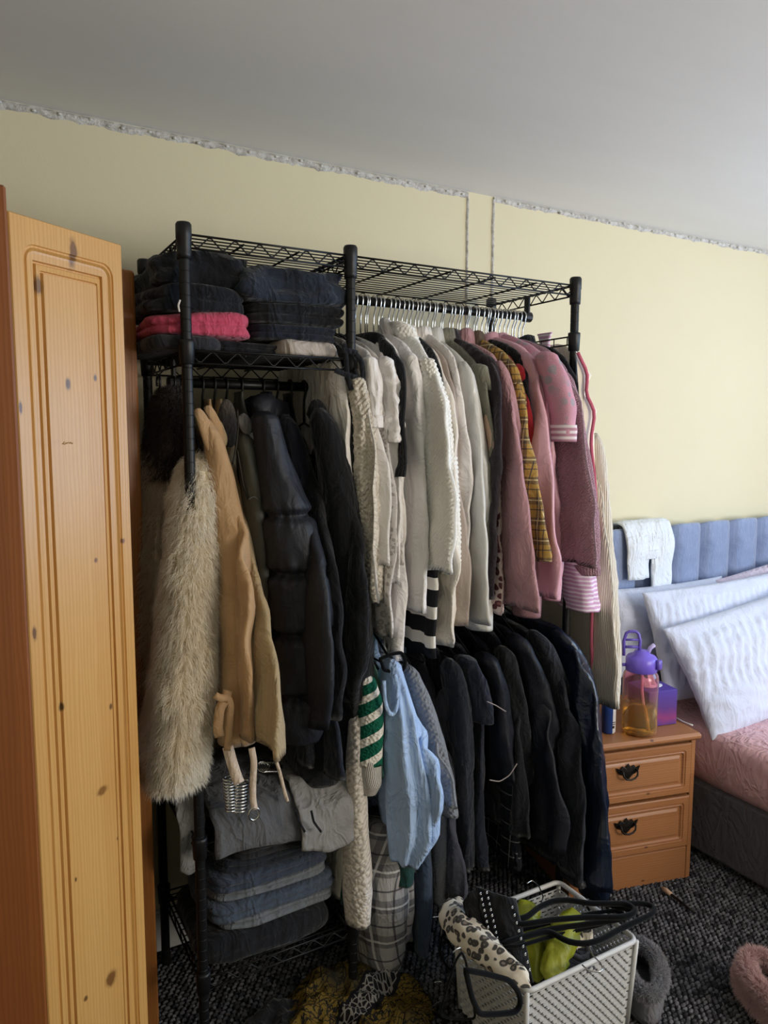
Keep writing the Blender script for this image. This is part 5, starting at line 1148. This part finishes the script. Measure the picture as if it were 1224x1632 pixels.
def flat_hanger(label, loop, zf, hook=None, r=.0072, y=None, hookmat='chrome', group='loose hangers around the basket'):
    P = [at(u, v, y=y) if y is not None else at(u, v, z=zf(u)) for u, v in loop]
    P = resample(np.array(P+P[:1]), 70)[:-1]
    e = empty('loose_hanger', P.mean(0)*[1, 1, 0]+[0, 0, P[:, 2].min()], label, 'hanger', group)
    G().tube(P, r, 8, closed=True).mk('hanger_frame', MT['velvet'], e)
    if hook:
        H = [at(u, v, y=y) if y is not None else at(u, v, z=zf(u)) for u, v in hook]
        G().tube(resample(np.array(H), 24), .0018, 7).mk('hook', MT[hookmat], e)
    return e
flat_hanger('black velvet hanger lying uppermost across the back of the basket', [(806, 1468), (840, 1462), (858, 1446), (880, 1436), (905, 1434), (940, 1440), (1000, 1440), (1012, 1448), (1012, 1456), (990, 1462), (930, 1462), (880, 1466), (830, 1474)], lambda u: .315, [(860, 1446), (866, 1430), (858, 1410), (848, 1402), (840, 1408)])
flat_hanger('black velvet hanger lying across the front of the basket, its hook hanging over the rim', [(800, 1504), (840, 1492), (878, 1482), (890, 1494), (912, 1504), (940, 1504), (962, 1496), (985, 1482), (1020, 1466), (1042, 1456), (1046, 1446), (1036, 1440), (960, 1440), (1000, 1448), (1018, 1454), (985, 1466), (930, 1474), (870, 1482)], lambda u: .295, [(938, 1506), (944, 1522), (958, 1536), (962, 1546), (952, 1550), (936, 1546), (928, 1538)])
flat_hanger('black velvet hanger half under the others over the lime satin', [(784, 1506), (830, 1482), (880, 1470), (940, 1456), (985, 1450), (1000, 1458), (950, 1476), (880, 1492), (820, 1510)], lambda u: .285, None, .005)
flat_hanger('black rounded hanger leaning on the left side of the basket', [(742, 1546), (775, 1552), (812, 1562), (826, 1580), (831, 1598), (824, 1613), (795, 1616), (764, 1617), (752, 1590)], None, None, .0066, y=-.955)
flat_hanger('thin black hanger standing on the carpet left of the basket', [(736, 1518), (728, 1526), (714, 1570), (700, 1618), (712, 1622), (735, 1624), (758, 1624), (752, 1580), (742, 1530)], None, [(736, 1518), (734, 1510), (728, 1512), (722, 1518)], .003, y=-.80)
flat_hanger('black hanger on the dark carpet with a bright chrome hook, left of the basket', [(684, 1612), (676, 1622), (640, 1640), (650, 1646), (700, 1640), (712, 1626), (694, 1616)], lambda u: .02, [(684, 1612), (692, 1600), (706, 1594), (713, 1584), (710, 1570), (702, 1563), (692, 1566)], .005)
flat_hanger('black hanger tucked behind the leopard scarf, its chrome hook by the grey jumper sleeve', [(704, 1490), (720, 1510), (745, 1540), (735, 1548), (715, 1545), (700, 1520)], None, [(704, 1490), (703, 1504), (703, 1484), (708, 1470), (700, 1460), (690, 1462)], .004, y=-.62)
# ------------------------------------------------------------------ slippers
def slipper(name, label, c, ang, L, Wd, Ht, matbody, hairm, full, seed, nf, fl):
    c = np.array(c); ca, sa = math.cos(ang), math.sin(ang)
    T = lambda x, y, z: (c[0]+ca*x-sa*y, c[1]+sa*x+ca*y, z)
    e = empty(name, (c[0], c[1], .008), label, 'slipper')
    V = []; n = 32; prof = [(0, .96), (.012, 1.0), (.02, 1.0)]
    out = lambda a: (math.cos(a)*L/2, math.sin(a)*Wd/2*(1+.18*math.cos(a)))
    for z, f in prof: V += [T(out(2*math.pi*q/n)[0]*f, out(2*math.pi*q/n)[1]*f, .008+z) for q in range(n)]
    mk('sole', V, gridfaces(3, n, True)+[tuple(range(n-1, -1, -1)), tuple(2*n+q for q in range(n))], fm('slipper_sole', '#5d5b5d'), e)
    # upper: dome with an opening towards the heel (-x)
    V = []; m = 12
    for j in range(m):
        t = j/(m-1)*.98; f = math.cos(t*math.pi/2)**.62; z = .026+Ht*math.sin(t*math.pi/2)
        for q in range(n):
            a = 2*math.pi*q/n; x, y = out(a); V.append(T(x*f+(-.18*L)*(1-f), y*max(f, .42), z*(1-.28*max(0, -math.cos(a))*(1-f))))
    m2 = 7; V = V[:m2*n]; up = mk('upper', V, gridfaces(m2, n, True), matbody, e)
    V2 = [tuple(np.array(v)*[1, 1, 1]+0) for v in V]; cc = np.array(T(-.05*L, 0, .03))
    V3 = [tuple(cc+(np.array(v)-cc)*.9) for v in V]; ins = mk('lining', V3, gridfaces(m2, n, True), fm('slipper_lining', '#6f6b6c'), e)
    if full: fur('fur', V, gridfaces(m2, n, True), hairm, up, nf, fl, .0006, droop=.25, seed=seed)
    # collar: thick furry roll around the opening
    R = np.array(V[(m2-1)*n:]); ro = .019; V = []
    cen = R.mean(0)
    for i, p in enumerate(R):
        d = (p-cen); d /= np.linalg.norm(d)
        for q in range(10): a = 2*math.pi*q/10; V.append(p+d*ro*math.cos(a)+np.array([0, 0, 1])*ro*math.sin(a))
    Fc = [(i*10+q, i*10+(q+1) % 10, ((i+1) % n)*10+(q+1) % 10, ((i+1) % n)*10+q) for i in range(n) for q in range(10)]
    co = mk('collar', V, Fc, matbody, e); VV = np.array(V)
    A0 = VV[[f[0] for f in Fc[:1]]]; k0 = np.cross(VV[Fc[0][1]]-VV[Fc[0][0]], VV[Fc[0][3]]-VV[Fc[0][0]])@(VV[Fc[0][0]]-R[0])
    fur('fur', V, Fc, hairm, co, int(nf*.8), fl, .0006, droop=.2, seed=seed+1, flip=1 if k0 > 0 else -1)
    return e
F['slipg'] = fabric('grey_suede_upper', '#6e6d70', .95); F['furg'] = hair('grey_slipper_fur', '#77757a', '#b9b6b8'); F['furp'] = hair('pink_slipper_fur', '#b58a88', '#e9cbc8'); F['slipp'] = fabric('pink_plush', '#c9a09e')
slipper('grey_slipper', 'grey suede slipper with a thick fluffy collar, right of the white basket', (1.125, -.86, 0), math.radians(52), .25, .125, .09, F['slipg'], F['furg'], False, 5, 16000, .013)
slipper('pink_slipper', 'fluffy pink slipper at the right edge of the carpet', (1.385, -1.075, 0), math.radians(60), .25, .125, .09, F['slipp'], F['furp'], True, 8, 20000, .022)
# ------------------------------------------------------------------ small things on the floor
mb = empty('makeup_brush', at(1085, 1437, z=.012), 'small make-up brush with pale bristles lying on the carpet', 'brush')
a, b, c = at(1055, 1414, z=.016), at(1070, 1426, z=.015), at(1108, 1455, z=.013)
G().tube([a, a+(b-a)*.4, b], [.003, .009, .007], 8).mk('bristles', plain('pale_bristle', '#c9a58a', .9), mb)
G().tube([b, c], [.005, .0035], 8).mk('handle', MT['dark_metal'], mb)
# crumpled patterned cloth
m = NT('ornate_yellow_black_print', .75); v = m.co('UV')
d = m.noise(v, 14, 2); vo = m.n('ShaderNodeTexVoronoi', feature='DISTANCE_TO_EDGE', i_Scale=38.0); m.l(m.mix(.12, v, m.noise(v, 22, 3)), vo.inputs['Vector'])
wv = m.n('ShaderNodeTexWave', wave_type='RINGS', i_Scale=30.0, i_Distortion=14.0, i_Detail=2.0); m.l(v, wv.inputs['Vector'])
base = m.mix(m.ramp(m.noise(v, 4.5, 2), [(.42, (0, 0, 0, 1)), (.55, (1, 1, 1, 1))]), '#26241a', '#6f5a20')
c = m.mix(m.math('LESS_THAN', vo.outputs['Distance'], .05), base, '#15130f'); c = m.mix(m.math('MULTIPLY', m.math('GREATER_THAN', wv.outputs['Fac'], .86), .9), c, '#1a1712')
sx = m.n('ShaderNodeSeparateXYZ'); m.l(v, sx.inputs[0]); bd = m.math('ABSOLUTE', m.math('ADD', m.math('SUBTRACT', sx.outputs[1], m.math('MULTIPLY', sx.outputs[0], .55)), .775))
vc = m.n('ShaderNodeTexVoronoi', feature='DISTANCE_TO_EDGE', i_Scale=80.0); m.l(v, vc.inputs['Vector'])
c = m.mix(m.math('LESS_THAN', bd, .032), c, m.mix(m.math('LESS_THAN', vc.outputs['Distance'], .09), '#17161a', '#8f8c86')); c = m.mix(m.math('LESS_THAN', m.math('ABSOLUTE', m.math('SUBTRACT', bd, .036)), .005), c, '#111014')
m.col(c); m.bump(creases(m), .4, .012)
def crumple(name, c, rx, ry, h, mat, seed, label, cat, n=64, rings=44):
    V = []; UV = []
    for j in range(rings):
        r = j/(rings-1)
        for q in range(n):
            a = 2*math.pi*q/n; k = 1+.22*nz(math.cos(a)*1.6+seed, math.sin(a)*1.6, 1)+.08*nz(math.cos(a)*5, math.sin(a)*5, seed)
            x, y = c[0]+rx*r*k*math.cos(a), c[1]+ry*r*k*math.sin(a)
            rd = 1-abs(nz(x*8+y*3+seed, y*6, 2))*3.2; z = .012+h*(1-r**5)*(.30+.55*rd+.7*nz(x*6, y*6, seed))+.014*(1-abs(nz(x*20, y*20, seed))*3)*(1-r**8)
            V.append((x, y, max(.012, z))); UV.append((x, y))
    for q in range(n): p = V[(rings-1)*n+q]; V.append((c[0]+(p[0]-c[0])*.8, c[1]+(p[1]-c[1])*.8, .009)); UV.append((p[0], p[1]))
    return mk(name, V, gridfaces(rings+1, n, True)+[tuple(range(n)), tuple(rings*n+q for q in range(n))], mat, uv=UV, label=label, cat=cat)
crumple('patterned_shirt', (.375, -.545), .23, .17, .065, m.m, 3, 'crumpled ornate yellow and black printed shirt on the carpet in front of the rack', 'shirt')
crumple('black_garment', (.20, -.50), .11, .10, .04, blackc, 5, 'black crumpled garment on the carpet left of the patterned shirt', 'garment')
flat_hanger('black hanger end poking out between the white tunic tail and the light blue blouse', [(606, 1050), (626, 1042), (640, 1040), (646, 1052), (644, 1066), (634, 1072), (612, 1068)], None, None, .005, y=-.535)
